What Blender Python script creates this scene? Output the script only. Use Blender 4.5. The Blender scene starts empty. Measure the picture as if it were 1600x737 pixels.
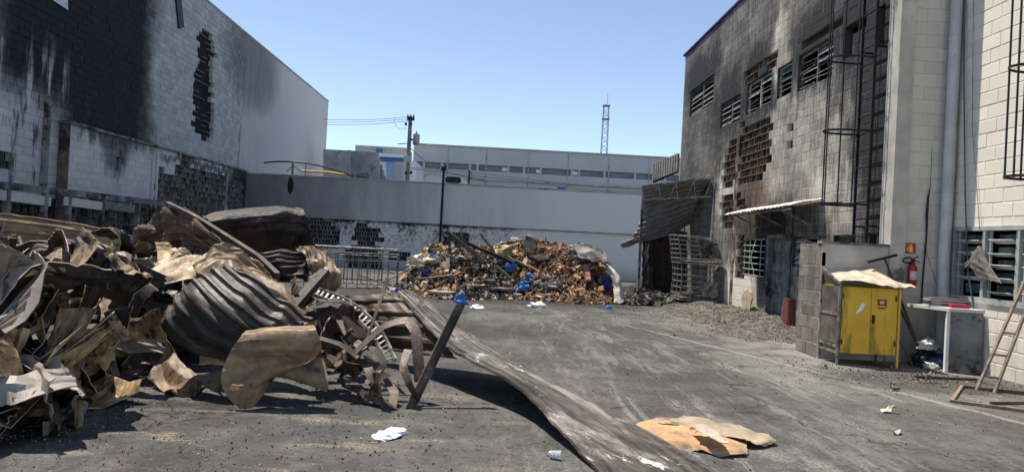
import bpy, math, random
import numpy as np
from mathutils import Vector, Matrix

# ---------------------------------------------------------------- camera, sky, sun, exposure
scn = bpy.context.scene
COL = scn.collection
F, CX, CY, H = 1160.0, 800.0, 368.5, 1.52
YAW, PITCH, ROLL = -0.0211828, 0.0075768, 0.052
cam_d = bpy.data.cameras.new("camera")
cam = bpy.data.objects.new("camera", cam_d)
COL.objects.link(cam)
scn.camera = cam
cam_d.sensor_width = 36.0
cam_d.lens = F * 36.0 / 1600.0
cam_d.clip_start = 0.05
cam_d.clip_end = 3000.0
CR = Matrix.Rotation(YAW, 3, 'Z') @ Matrix.Rotation(math.pi / 2 + PITCH, 3, 'X') @ Matrix.Rotation(ROLL, 3, 'Z')
cam.matrix_world = Matrix.Translation((0, 0, H)) @ CR.to_4x4()

SUN_EL, SUN_AZ = math.radians(68), math.radians(-58)     # azimuth clockwise from +Y
world = bpy.data.worlds.new("World")
scn.world = world
world.use_nodes = True
wn = world.node_tree
sky = wn.nodes.new('ShaderNodeTexSky')
sky.sky_type = 'NISHITA'
sky.sun_disc = False
sky.sun_elevation = SUN_EL
sky.sun_rotation = SUN_AZ
sky.altitude = 2500
sky.air_density = 1.0
sky.dust_density = 0.15
sky.ozone_density = 1.6
hz = wn.nodes.new('ShaderNodeHueSaturation')      # a dry, slightly milky sky
hz.inputs['Saturation'].default_value = 0.88
hz.inputs['Value'].default_value = 0.86
wn.links.new(sky.outputs[0], hz.inputs['Color'])
wn.links.new(hz.outputs[0], wn.nodes['Background'].inputs[0])
wn.nodes['Background'].inputs[1].default_value = 0.15
sun_d = bpy.data.lights.new("sun", 'SUN')
sun_d.energy = 4.8
sun_d.angle = math.radians(0.53)
sun_d.color = (1.0, 0.93, 0.81)
sun = bpy.data.objects.new("sun", sun_d)
COL.objects.link(sun)
sdir = Vector((math.sin(SUN_AZ) * math.cos(SUN_EL), math.cos(SUN_AZ) * math.cos(SUN_EL), math.sin(SUN_EL)))
sun.rotation_euler = (-sdir).to_track_quat('-Z', 'Y').to_euler()
sun.location = (-20, 10, 40)
vs = scn.view_settings
vs.view_transform = 'Standard'
vs.look = 'None'
vs.gamma = 1.0
vs.use_curve_mapping = False
vs.exposure = 0.58

# ---------------------------------------------------------------- pixels to places
def ray(px, py):
    return CR @ Vector(((px - CX) / F, -(py - CY) / F, -1.0))
def g(px, py, z=0.0):
    r = ray(px, py); return Vector((0, 0, H)) + r * ((z - H) / r.z)
def onx(px, py, X):
    r = ray(px, py); return Vector((0, 0, H)) + r * (X / r.x)
def ony(px, py, Y):
    r = ray(px, py); return Vector((0, 0, H)) + r * (Y / r.y)

# ---------------------------------------------------------------- mesh building
class MB:
    def __init__(s):
        s.v = []; s.f = []; s.m = []; s.r = []
    def add(s, vs_, fs, m=0, r=None):
        o = len(s.v)
        s.v.extend([tuple(p) for p in vs_])
        if r is None: r = random.random()
        for f in fs:
            s.f.append(tuple(i + o for i in f)); s.m.append(m); s.r.append(r)
        return s
    def quad(s, a, b, c, d, m=0): return s.add([a, b, c, d], [(0, 1, 2, 3)], m)
    BOXF = [(0, 3, 2, 1), (4, 5, 6, 7), (0, 1, 5, 4), (1, 2, 6, 5), (2, 3, 7, 6), (3, 0, 4, 7)]
    def box2(s, a, b, m=0, r=None):
        x0, y0, z0 = a; x1, y1, z1 = b
        x0, x1 = min(x0, x1), max(x0, x1); y0, y1 = min(y0, y1), max(y0, y1); z0, z1 = min(z0, z1), max(z0, z1)
        return s.add([(x0, y0, z0), (x1, y0, z0), (x1, y1, z0), (x0, y1, z0), (x0, y0, z1), (x1, y0, z1), (x1, y1, z1), (x0, y1, z1)], s.BOXF, m, r)
    def frame_box(s, O, ex, ey, ez, m=0, r=None):   # corner O and three edge vectors
        O = Vector(O); ex = Vector(ex); ey = Vector(ey); ez = Vector(ez)
        if ex.cross(ey).dot(ez) < 0: O = O + ex; ex = -ex
        P = [O, O + ex, O + ex + ey, O + ey]
        return s.add(P + [p + ez for p in P], s.BOXF, m, r)
    def bar(s, a, b, w, h=None, up=(0, 0, 1), m=0, r=None):
        a = Vector(a); b = Vector(b); h = w if h is None else h
        d = b - a; up = Vector(up)
        x = d.cross(up)
        if x.length < 1e-6: x = d.cross(Vector((1, 0, 0)))
        x.normalize(); y = x.cross(d).normalized()
        return s.frame_box(a - x * w / 2 - y * h / 2, x * w, y * h, d, m, r)
    def tube(s, pts, rad, n=8, m=0, cap=True, r=None):
        pts = [Vector(p) for p in pts]; k = len(pts)
        rad = rad if isinstance(rad, (list, tuple)) else [rad] * k
        rings = []; prev = None
        for i, p in enumerate(pts):
            d = (pts[min(i + 1, k - 1)] - pts[max(i - 1, 0)])
            if d.length < 1e-9: d = Vector((0, 0, 1))
            d.normalize()
            if prev is None:
                x = d.cross(Vector((0, 0, 1)))
                if x.length < 1e-3: x = d.cross(Vector((1, 0, 0)))
            else:
                x = prev - d * prev.dot(d)
            x.normalize(); prev = x; y = d.cross(x)
            rings.append([p + (x * math.cos(t) + y * math.sin(t)) * rad[i] for t in [2 * math.pi * q / n for q in range(n)]])
        V = [q for ring in rings for q in ring]; Fc = []
        for i in range(k - 1):
            for q in range(n):
                a = i * n + q; b = i * n + (q + 1) % n
                Fc.append((a, b, b + n, a + n))
        if cap:
            Fc.append(tuple(range(n - 1, -1, -1))); Fc.append(tuple((k - 1) * n + q for q in range(n)))
        return s.add(V, Fc, m, r)
    def sweep(s, pts, sec, twist=0.0, up=(0, 0, 1), m=0, scale=None, r=None):
        pts = [Vector(p) for p in pts]; k = len(pts); n = len(sec); rings = []; prev = None
        for i, p in enumerate(pts):
            d = (pts[min(i + 1, k - 1)] - pts[max(i - 1, 0)]).normalized()
            if prev is None:
                x = d.cross(Vector(up))
                if x.length < 1e-3: x = d.cross(Vector((1, 0, 0)))
            else: x = prev - d * prev.dot(d)
            x.normalize(); prev = x
            tw = twist[i] if isinstance(twist, (list, tuple)) else twist * i / max(1, k - 1)
            y = d.cross(x); c_, s_ = math.cos(tw), math.sin(tw)
            xx = x * c_ + y * s_; yy = y * c_ - x * s_
            sc = 1.0 if scale is None else scale[i]
            rings.append([p + (xx * a + yy * b) * sc for a, b in sec])
        V = [q for ring in rings for q in ring]; Fc = []
        for i in range(k - 1):
            for q in range(n):
                a = i * n + q; b = i * n + (q + 1) % n
                Fc.append((a, b, b + n, a + n))
        Fc.append(tuple(range(n - 1, -1, -1))); Fc.append(tuple((k - 1) * n + q for q in range(n)))
        return s.add(V, Fc, m, r)
    def lathe(s, c, prof, n=16, axis=(0, 0, 1), m=0):
        ax = Vector(axis).normalized(); x = ax.cross(Vector((0, 1, 0.01))).normalized(); y = ax.cross(x); c = Vector(c)
        V = []; Fc = []
        for rr, h in prof:
            V += [c + ax * h + (x * math.cos(2 * math.pi * q / n) + y * math.sin(2 * math.pi * q / n)) * rr for q in range(n)]
        for i in range(len(prof) - 1):
            for q in range(n):
                a = i * n + q; b = i * n + (q + 1) % n
                Fc.append((a, b, b + n, a + n))
        Fc.append(tuple(range(n - 1, -1, -1))); Fc.append(tuple((len(prof) - 1) * n + q for q in range(n)))
        return s.add(V, Fc, m)
    def prism(s, pts, ext, m=0, r=None):     # flat outline extruded by a vector
        pts = [Vector(p) for p in pts]; e = Vector(ext); n = len(pts)
        nrm = Vector((0, 0, 0))
        for i in range(n): nrm += pts[i].cross(pts[(i + 1) % n])
        if nrm.dot(e) < 0: pts = pts[::-1]
        V = pts + [p + e for p in pts]
        Fc = [tuple(range(n - 1, -1, -1)), tuple(range(n, 2 * n))] + [(i, (i + 1) % n, (i + 1) % n + n, i + n) for i in range(n)]
        return s.add(V, Fc, m, r)
    def build(s, name, mats, parent=None, smooth=None, root=False, loc=None):
        me = bpy.data.meshes.new(name)
        base = Vector((0, 0, 0))
        if loc is not None: base = Vector(loc)
        elif parent is not None: base = parent['_w'] if False else world_loc(parent)
        V = np.array(s.v, dtype=float).reshape(-1, 3) - np.array(base)
        me.from_pydata([tuple(p) for p in V], [], s.f)
        if not isinstance(mats, (list, tuple)): mats = [mats]
        for m_ in mats: me.materials.append(m_)
        if len(mats) > 1: me.polygons.foreach_set('material_index', s.m)
        at = me.attributes.new('rnd', 'FLOAT', 'FACE'); at.data.foreach_set('value', s.r)
        if smooth is not None:
            me.polygons.foreach_set('use_smooth', [True] * len(s.f)); me.set_sharp_from_angle(angle=math.radians(smooth))
        me.update()
        o = bpy.data.objects.new(name, me); COL.objects.link(o)
        if parent is not None:
            o.parent = parent; o.location = base - world_loc(parent)
        else: o.location = base
        return o

def world_loc(o):
    p = Vector(o.location)
    while o.parent is not None: o = o.parent; p += Vector(o.location)
    return p
def tag(o, label, cat, group=None):
    o['label'] = label; o['category'] = cat
    if group: o['group'] = group
    return o
def thing(name, label, cat, loc, group=None):
    o = bpy.data.objects.new(name, None); COL.objects.link(o); o.location = loc; o.empty_display_size = 0.2
    return tag(o, label, cat, group)
def struct(o): o['kind'] = 'structure'; return o
def stuff(o): o['kind'] = 'stuff'; return o
def share(src, name, parent, loc, rot=None):
    o = bpy.data.objects.new(name, src.data); COL.objects.link(o); o.parent = parent
    o.location = Vector(loc) - (world_loc(parent) if parent else Vector((0, 0, 0)))
    if rot: o.rotation_euler = rot
    return o

# ---------------------------------------------------------------- material language
class S:
    def __init__(s, nt, sock): s.nt = nt; s.k = sock
    def _m(s, op, a, b=None, c=None, clamp=False):
        n = s.nt.nodes.new('ShaderNodeMath'); n.operation = op; n.use_clamp = clamp
        for i, q in enumerate((a, b, c)):
            if q is None: continue
            if isinstance(q, S): s.nt.links.new(q.k, n.inputs[i])
            else: n.inputs[i].default_value = q
        return S(s.nt, n.outputs[0])
    def __add__(s, o): return s._m('ADD', s, o)
    __radd__ = __add__
    def __mul__(s, o): return s._m('MULTIPLY', s, o)
    __rmul__ = __mul__
    def __sub__(s, o): return s._m('SUBTRACT', s, o)
    def __rsub__(s, o): return s._m('SUBTRACT', o, s)
    def __truediv__(s, o): return s._m('DIVIDE', s, o)
    def max(s, o): return s._m('MAXIMUM', s, o)
    def min(s, o): return s._m('MINIMUM', s, o)
    def pow(s, o): return s._m('POWER', s, o)
    def abs(s): return s._m('ABSOLUTE', s)
    def sat(s): return s._m('ADD', s, 0.0, clamp=True)
    def ss(s, a, b):
        inv = a > b
        if inv: a, b = b, a
        n = s.nt.nodes.new('ShaderNodeMapRange'); n.interpolation_type = 'SMOOTHSTEP'
        s.nt.links.new(s.k, n.inputs[0]); n.inputs[1].default_value = a; n.inputs[2].default_value = b
        o = S(s.nt, n.outputs[0])
        return (1.0 - o) if inv else o
class M:
    def __init__(s, name):
        s.mat = bpy.data.materials.new(name); s.mat.use_nodes = True
        s.nt = s.mat.node_tree; s.b = s.nt.nodes['Principled BSDF']
        s.b.inputs['Specular IOR Level'].default_value = 0.3
    def pos(s): return s.nt.nodes.new('ShaderNodeNewGeometry').outputs['Position']
    def obc(s): return s.nt.nodes.new('ShaderNodeTexCoord').outputs['Object']
    def sep(s, v):
        n = s.nt.nodes.new('ShaderNodeSeparateXYZ'); s.nt.links.new(v, n.inputs[0]); return [S(s.nt, q) for q in n.outputs]
    def map(s, v, scale=(1, 1, 1), rot=(0, 0, 0), loc=(0, 0, 0)):
        n = s.nt.nodes.new('ShaderNodeMapping'); s.nt.links.new(v, n.inputs[0])
        n.inputs['Scale'].default_value = scale; n.inputs['Rotation'].default_value = rot; n.inputs['Location'].default_value = loc
        return n.outputs[0]
    def offs(s, v):     # shift a pattern by the object's own random number
        i = s.nt.nodes.new('ShaderNodeObjectInfo'); n = s.nt.nodes.new('ShaderNodeVectorMath'); n.operation = 'MULTIPLY_ADD'
        c = s.nt.nodes.new('ShaderNodeCombineXYZ')
        for q in range(3): s.nt.links.new(i.outputs['Random'], c.inputs[q])
        s.nt.links.new(c.outputs[0], n.inputs[0]); n.inputs[1].default_value = (37, 53, 71); s.nt.links.new(v, n.inputs[2])
        return n.outputs[0]
    def rnd(s):
        a = s.nt.nodes.new('ShaderNodeAttribute'); a.attribute_name = 'rnd'
        i = s.nt.nodes.new('ShaderNodeObjectInfo')
        t = S(s.nt, a.outputs['Fac']) + S(s.nt, i.outputs['Random'])
        return t._m('FRACT', t)
    def noise(s, v, scale, detail=4, rough=0.55, dist=0.0):
        n = s.nt.nodes.new('ShaderNodeTexNoise'); s.nt.links.new(v, n.inputs['Vector'])
        n.inputs['Scale'].default_value = scale; n.inputs['Detail'].default_value = detail
        n.inputs['Roughness'].default_value = rough; n.inputs['Distortion'].default_value = dist
        return S(s.nt, n.outputs[0])
    def vor(s, v, scale, feat='F1', rand=1.0):
        n = s.nt.nodes.new('ShaderNodeTexVoronoi'); n.feature = feat; s.nt.links.new(v, n.inputs['Vector'])
        n.inputs['Scale'].default_value = scale; n.inputs['Randomness'].default_value = rand
        return S(s.nt, n.outputs[0])
    def mix(s, f, a, b):
        n = s.nt.nodes.new('ShaderNodeMix'); n.data_type = 'RGBA'; n.clamp_factor = True
        if isinstance(f, S): s.nt.links.new(f.k, n.inputs[0])
        else: n.inputs[0].default_value = f
        for i, c in ((6, a), (7, b)):
            if isinstance(c, (tuple, list)): n.inputs[i].default_value = (*c[:3], 1)
            else: s.nt.links.new(c, n.inputs[i])
        return n.outputs[2]
    def ramp(s, f, stops, const=False):
        n = s.nt.nodes.new('ShaderNodeValToRGB'); s.nt.links.new(f.k, n.inputs[0]); r = n.color_ramp
        if const: r.interpolation = 'CONSTANT'
        while len(r.elements) < len(stops): r.elements.new(0.5)
        for e, (p, c) in zip(r.elements, stops): e.position = p; e.color = (*c[:3], 1)
        return n.outputs[0]
    def scale(s, c, f):
        n = s.nt.nodes.new('ShaderNodeVectorMath'); n.operation = 'SCALE'; s.nt.links.new(c, n.inputs[0])
        if isinstance(f, S): s.nt.links.new(f.k, n.inputs['Scale'])
        else: n.inputs['Scale'].default_value = f
        return n.outputs[0]
    def color(s, c):
        if isinstance(c, (tuple, list)): s.b.inputs['Base Color'].default_value = (*c[:3], 1)
        else: s.nt.links.new(c, s.b.inputs['Base Color'])
        return s
    def rough(s, r):
        if isinstance(r, S): s.nt.links.new(r.k, s.b.inputs['Roughness'])
        else: s.b.inputs['Roughness'].default_value = r
        return s
    def metal(s, v): s.b.inputs['Metallic'].default_value = v; return s
    def bump(s, h, strength=0.5, dist=0.01):
        n = s.nt.nodes.new('ShaderNodeBump'); n.inputs['Strength'].default_value = strength; n.inputs['Distance'].default_value = dist
        s.nt.links.new(h.k, n.inputs['Height']); s.nt.links.new(n.outputs[0], s.b.inputs['Normal']); return s
    def blob(s, a, b, ca, cb, ra, rb, soft=0.5):   # a soft round stain in two coordinates
        x = (a - ca) / ra; y = (b - cb) / rb
        d = (x * x + y * y).pow(0.5)
        return d.ss(1.0 + soft, 1.0 - soft)
def G(v): return (v, v, v)

def simple(name, col, rough=0.6, metal=0.0, var=0.25, nscale=6.0, bump=0.15, dirt=None, dirt_amt=0.5, bd=0.004):
    m = M(name); v = m.offs(m.obc())
    n = m.noise(v, nscale, 5); n2 = m.noise(v, nscale * 7, 3)
    c = m.mix(n.ss(0.3, 0.7), tuple(x * (1 - var) for x in col), tuple(min(1, x * (1 + var)) for x in col))
    if dirt is not None:
        k = m.noise(v, nscale * 0.6, 6, 0.65)
        c = m.mix((k + n2 * 0.3).ss(0.95 - dirt_amt * 0.6, 1.1 - dirt_amt * 0.6), c, dirt)
    m.color(c).rough((n * 0.3 + (rough - 0.15)).sat()).metal(metal)
    if bump: m.bump(n2 + n, bump, bd)
    return m.mat
MATS = {}

def m_asphalt():
    m = M('asphalt'); p = m.pos(); x, y, z = m.sep(p)
    n1 = m.noise(p, 0.35, 5); n2 = m.noise(p, 2.2, 6, 0.65); n3 = m.noise(p, 38, 3); n4 = m.noise(p, 160, 2)
    c = m.mix((n1 * 0.5 + n2 * 0.5).ss(0.38, 0.62), (0.042, 0.041, 0.040), (0.108, 0.103, 0.097))
    c = m.mix(n4.ss(0.52, 0.72) * 0.65, c, (0.20, 0.195, 0.185))
    c = m.mix(m.noise(p, 90, 4, 0.75).ss(0.54, 0.68) * 0.75, c, (0.022, 0.022, 0.023))
    c = m.mix(m.noise(p, 7, 7, 0.75).ss(0.55, 0.72) * 0.5, c, (0.028, 0.028, 0.03))
    # chalky scrape marks left by the machines, running down the yard
    w = m.map(p, (1.5, 0.22, 1), (0, 0, math.radians(-24))); s1 = m.noise(w, 2.3, 7, 0.72, 0.9)
    w2 = m.map(p, (2.2, 0.35, 1), (0, 0, math.radians(38))); s2 = m.noise(w2, 1.7, 7, 0.75, 1.4)
    lane = ((x + 0.6) / 2.2).ss(0.0, 1.0) * (y.ss(26, 16)) * 0.85 + 0.15
    w3 = m.map(p, (5.0, 0.6, 1), (0, 0, math.radians(-52))); s3 = m.noise(w3, 1.6, 8, 0.8, 0.8)
    sc = ((s1.ss(0.50, 0.64) * 0.9 + s2.ss(0.54, 0.66) * 0.8 + s3.ss(0.55, 0.64) * 0.8) * lane * (n3 * 0.6 + n4 * 0.5).ss(0.40, 0.66)).sat()
    big = m.noise(p, 0.23, 3, 0.5)
    c = m.mix(sc * 0.85 * big.ss(0.30, 0.52), c, (0.30, 0.282, 0.25))
    c = m.mix(y.ss(9.5, 15.5) * 0.35 * m.noise(p, 0.6, 5).ss(0.35, 0.6), c, (0.030, 0.029, 0.028))
    gr = m.noise(m.map(p, (0.5, 0.25, 1), (0, 0, -0.5)), 1.1, 6, 0.65, 0.8)
    c = m.mix(gr.ss(0.52, 0.64) * 0.7 * n2.ss(0.3, 0.6), c, (0.026, 0.025, 0.025))
    c = m.mix(gr.ss(0.46, 0.36) * 0.45 * n3.ss(0.35, 0.6), c, (0.24, 0.22, 0.19))
    wob = m.nt.nodes.new('ShaderNodeVectorMath'); wob.operation = 'MULTIPLY_ADD'; nv_ = m.nt.nodes.new('ShaderNodeTexNoise'); nv_.inputs['Scale'].default_value = 1.3; nv_.inputs['Detail'].default_value = 5
    m.nt.links.new(p, nv_.inputs['Vector']); m.nt.links.new(nv_.outputs['Color'], wob.inputs[0]); wob.inputs[1].default_value = (1.6, 1.6, 0); m.nt.links.new(p, wob.inputs[2])
    ck = m.vor(wob.outputs[0], 0.22, 'DISTANCE_TO_EDGE')
    c = m.mix(ck.ss(0.006, 0.001) * 0.8 * n2.ss(0.3, 0.5), c, (0.016, 0.016, 0.016))
    gs = m.noise(p, 13, 8, 0.82); gs2 = m.noise(p, 30, 7, 0.85)
    c = m.mix(gs.ss(0.53, 0.60) * 0.75, c, (0.022, 0.021, 0.021))
    c = m.mix(gs2.ss(0.57, 0.64) * 0.7, c, (0.30, 0.285, 0.26))
    # dry sand and ash spread in the left foreground
    sand = m.noise(m.map(p, (0.7, 2.0, 1), (0, 0, 0.35)), 1.3, 6, 0.7).ss(0.53, 0.68) * n3.ss(0.38, 0.6) * x.ss(1.0, -0.6) * y.ss(8.5, 6.2)
    c = m.mix(sand * 0.8, c, (0.33, 0.27, 0.18))
    # pale ash beside the right-hand building and the drain line
    ash = x.ss(2.9, 5.2) * y.ss(7.0, 9.5) * y.ss(24, 19) * (n2 * 0.7 + n3 * 0.5).ss(0.42, 0.72)
    c = m.mix(ash * 0.75, c, (0.30, 0.28, 0.25))
    d = (x + 0.36 * (y - 10.2) - 4.2 + (n2 - 0.5) * 0.25).abs()
    c = m.mix(d.ss(0.09, 0.01) * y.ss(4, 6) * y.ss(17, 12) * n3.ss(0.3, 0.6) * 0.75, c, (0.33, 0.31, 0.28))
    # soot round the burnt heaps
    so = (m.blob(x, y, 1.0, 20.5, 5.2, 3.2) .max(m.blob(x, y, 5.2, 23.0, 2.4, 6.0)) .max(m.blob(x, y, -5.5, 8.5, 3.0, 3.5)) .max(m.blob(x, y, 5.6, 9.4, 1.6, 1.0))) * (n2 * 1.2)
    c = m.mix(so.ss(0.25, 0.7) * 0.75, c, (0.014, 0.013, 0.013))
    m.color(c).rough((0.78 + n3 * 0.2).sat())
    m.bump(n3 * 0.7 + n4 * 0.6 + n2 * 1.5, 0.8, 0.014)
    return m.mat

def m_sheet(name, base, lo=0.50, hi=0.62, dark=(0.014, 0.012, 0.011), rust=0.5, rough=0.5, streak=3.0, ash=0.0, rotz=0.0):
    """burnt painted sheet steel: paint, brown scorch, black soot, pale ash"""
    m = M(name); o = m.obc(); v = m.offs(o)
    vs_ = m.map(m.map(v, rot=(0, 0, rotz)), (streak, 1, 1))
    a = m.noise(v, 1.9, 8, 0.68, 0.8); b = m.noise(vs_, 3.6, 8, 0.74, 0.9); f = m.noise(v, 22, 4, 0.7); t = m.noise(v, 5.5, 5, 0.7)
    c = m.mix(t.ss(0.35, 0.68), tuple(q * 0.72 for q in base), tuple(min(1, q * 1.2) for q in base))
    k = a * 0.6 + b * 0.4
    c = m.mix(k.ss(lo - 0.12, lo + 0.04) * rust, c, (0.16, 0.085, 0.045))
    c = m.mix((k + (f - 0.5) * 0.16).ss(lo + .01, hi - .03), c, dark)
    if ash: c = m.mix((m.noise(vs_, 3.5, 7, 0.75, 0.9) + (f - 0.5) * 0.2).ss(0.58, 0.70) * ash, c, (0.36, 0.34, 0.31))
    c = m.mix(f.ss(0.64, 0.76) * 0.4, c, (0.07, 0.055, 0.045))
    m.color(c).rough((f * 0.35 + (rough - 0.12)).sat()).metal(0.0)
    m.b.inputs['Specular IOR Level'].default_value = 0.45
    m.bump(t * 1.2 + f * 0.5, 0.35, 0.012)
    return m.mat

def m_rust(name='rusted_steel', lift=1.0):
    m = M(name); v = m.offs(m.obc())
    a = m.noise(v, 3.5, 6, 0.65); f = m.noise(v, 30, 4, 0.7)
    c = m.ramp(a * 0.7 + f * 0.3, [(0.3, (0.02, 0.017, 0.015)), (0.46, tuple(q * lift for q in (0.055, 0.042, 0.035))), (0.56, tuple(q * lift for q in (0.115, 0.08, 0.06))), (0.68, tuple(q * lift for q in (0.26, 0.235, 0.21)))])
    m.color(c).rough(0.6).metal(0.15).bump(a + f, 0.3, 0.006)
    return m.mat
# ================================================================ large structure
XA, YB, XC, YBK = 6.08, 11.20, 6.90, 33.4
XL, XN = -11.55, -11.27
def pin(poly, y, z):
    c = False; n = len(poly); j = n - 1
    for i in range(n):
        yi, zi = poly[i]; yj, zj = poly[j]
        if (zi > z) != (zj > z) and y < (yj - yi) * (z - zi) / (zj - zi) + yi: c = not c
        j = i
    return c
def polyx(pts, X): return [(q.y, q.z) for q in (onx(a, b, X) for a, b in pts)]
def polyy(pts, Y): return [(q.x, q.z) for q in (ony(a, b, Y) for a, b in pts)]

def cut(rect, holes):
    rs = [rect]
    for (a, b, c, d) in holes:
        out = []
        for (u0, u1, z0, z1) in rs:
            if a >= u1 or b <= u0 or c >= z1 or d <= z0: out.append((u0, u1, z0, z1)); continue
            if u0 < a: out.append((u0, a, z0, z1))
            if u1 > b: out.append((b, u1, z0, z1))
            uu0, uu1 = max(u0, a), min(u1, b)
            if z0 < c: out.append((uu0, uu1, z0, c))
            if z1 > d: out.append((uu0, uu1, d, z1))
        rs = out
    return [r for r in rs if r[1] - r[0] > 0.015 and r[3] - r[2] > 0.015]

def block_wall(parent, name, P0, U, N, u0, u1, z0, z1, holes, spall, mats, single=None, seed=1, pu=0.4, pz=0.2, j=0.010, depth=0.11, proud=0.004, jrec=0.004, label=None):
    """a wall of hollow blocks: core, blocks laid in running bond, mortar; spall(u,z): 0 whole, 1 face shell gone, 2 deep hole, 3 nothing"""
    rng = random.Random(seed)
    P0 = Vector(P0); U = Vector(U); N = Vector(N); Zv = Vector((0, 0, 1))
    at = lambda u, z, d: P0 + U * u + Zv * z + N * d
    def bx(mb, a, b, c, d, n0, n1, r=None): mb.frame_box(at(a, c, n0), U * (b - a), N * (n1 - n0), Zv * (d - c), 0, r)
    core = MB()
    us = sorted({u0, u1, *[min(max(h[q], u0), u1) for h in holes for q in (0, 1)]}); zs = sorted({z0, z1, *[min(max(h[q], z0), z1) for h in holes for q in (2, 3)]})
    for a, b in zip(us, us[1:]):
        for c, d in zip(zs, zs[1:]):
            m_ = ((a + b) / 2, (c + d) / 2)
            if any(h[0] < m_[0] < h[1] and h[2] < m_[1] < h[3] for h in holes): continue
            core.add([at(a, c, -depth), at(b, c, -depth), at(b, d, -depth), at(a, d, -depth)], [(0, 1, 2, 3) if U.cross(Zv).dot(N) > 0 else (3, 2, 1, 0)])
    for (a, b, c, d) in holes:
        e = 0.004; D0, D1 = -depth - 0.07, -0.003
        for (p, q) in (((a + e, c + e), (b - e, c + e)), ((b - e, c + e), (b - e, d - e)), ((b - e, d - e), (a + e, d - e)), ((a + e, d - e), (a + e, c + e))):
            core.add([at(*p, D0), at(*q, D0), at(*q, D1), at(*p, D1)], [(0, 1, 2, 3)])
    wall = core.build(name, mats['core'], parent, loc=at((u0 + u1) / 2, z0, 0))
    if label: wall['label'] = label
    rest, mort, web = MB(), MB(), MB()
    tmpl = None; ns = 0
    nz = int(math.ceil((z1 - z0) / pz))
    for i in range(nz):
        c = z0 + i * pz; d = min(c + pz, z1)
        off = (i % 2) * pu / 2
        k0 = int(math.floor((u0 - off) / pu)); k1 = int(math.ceil((u1 - off) / pu))
        for k in range(k0, k1):
            a = max(u0, k * pu + off); b = min(u1, k * pu + pu + off)
            if b - a < 0.03: continue
            uc, zc = (a + b) / 2, (c + d) / 2
            st = spall(uc, zc) if spall else 0
            if st == 3: continue
            rc = cut((a, b, c, d), holes)
            if not rc: continue
            whole = len(rc) == 1 and abs(rc[0][1] - rc[0][0] - pu) < 1e-6 and abs(rc[0][3] - rc[0][2] - pz) < 1e-6
            pr = rng.uniform(0, proud)
            if st == 0 and spall:      # ragged stumps of blocks round the broken patches
                for sd in (-1, 1):
                    if spall(uc + sd * pu * .75, zc) in (1, 2) and rng.random() < .75:
                        cutw = rng.uniform(.08, .5) * pu; rc = [((a_ + cutw, b_, c_, d_) if sd < 0 else (a_, b_ - cutw, c_, d_)) for (a_, b_, c_, d_) in rc if b_ - a_ > cutw + .04]; whole = False
            if st == 0:
                for (a_, b_, c_, d_) in rc:
                    bx(mort, a_, b_, c_, min(c_ + j, d_), -depth, -jrec, 0.5)
                    bx(mort, a_, min(a_ + j, b_), min(c_ + j, d_) + .0005, d_, -depth, -jrec, 0.5)
                if whole and single and single(uc, zc) and ns < 300:
                    if tmpl is None:
                        t = MB(); w, h_ = pu - j - 0.002, pz - j - 0.002; e = 0.006
                        Q = []
                        for (su, sz, dn) in ((0, 0, -depth + .01), (0, 0, -e), (e, e, 0.0)):
                            Q += [U * (-w / 2 + su) + Zv * (-h_ / 2 + sz) + N * dn, U * (w / 2 - su) + Zv * (-h_ / 2 + sz) + N * dn, U * (w / 2 - su) + Zv * (h_ / 2 - sz) + N * dn, U * (-w / 2 + su) + Zv * (h_ / 2 - sz) + N * dn]
                        fs = [(8, 9, 10, 11)] + [(s_ + q, s_ + (q + 1) % 4, s_ + 4 + (q + 1) % 4, s_ + 4 + q) for s_ in (0, 4) for q in range(4)]
                        if U.cross(Zv).dot(N) < 0: fs = [f[::-1] for f in fs]
                        t.add(Q, fs, 0, 0.0)
                        tmpl = t.build('block', mats['block'], None, loc=(0, 0, 0)); tmpl.parent = wall
                        tmpl.location = at(uc + j / 2, zc + j / 2, pr) - world_loc(wall)
                    else:
                        share(tmpl, 'block', wall, at(uc + j / 2, zc + j / 2, pr))
                    ns += 1
                else:
                    for (a_, b_, c_, d_) in rc: bx(rest, a_ + j + .001, b_ - .001, c_ + j + .001, d_ - .001, -depth + .01, pr)
            elif st == 1:
                for (a_, b_, c_, d_) in rc:
                    bx(web, a_, b_, c_, c_ + j + 0.008, -depth, -0.012 - rng.random() * 0.02, 0.95)
                    w = 0.022
                    nw = 4 if b_ - a_ > 0.3 else 2
                    for q in range(nw):
                        if rng.random() < 0.14: continue
                        uu = a_ + 0.012 + (b_ - a_ - 0.024 - w) * q / max(1, nw - 1) + rng.uniform(-.012, .012)
                        bx(web, uu, uu + w, c_ + j + .009, d_ - .001 - (rng.random() < .25) * rng.uniform(0, .1), -depth + .001, -0.03 - rng.random() * 0.03)
            elif st == 2:
                if rng.random() < 0.5: bx(mort, a, b, c, c + j, -depth, -0.07, 0.1)
    for mb, nm, mt in ((rest, 'blockwork', 'block'), (mort, 'mortar', 'mortar'), (web, 'broken_blockwork', 'web')):
        if mb.f: stuff(mb.build(nm, mats[mt], wall))
    return wall

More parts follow.
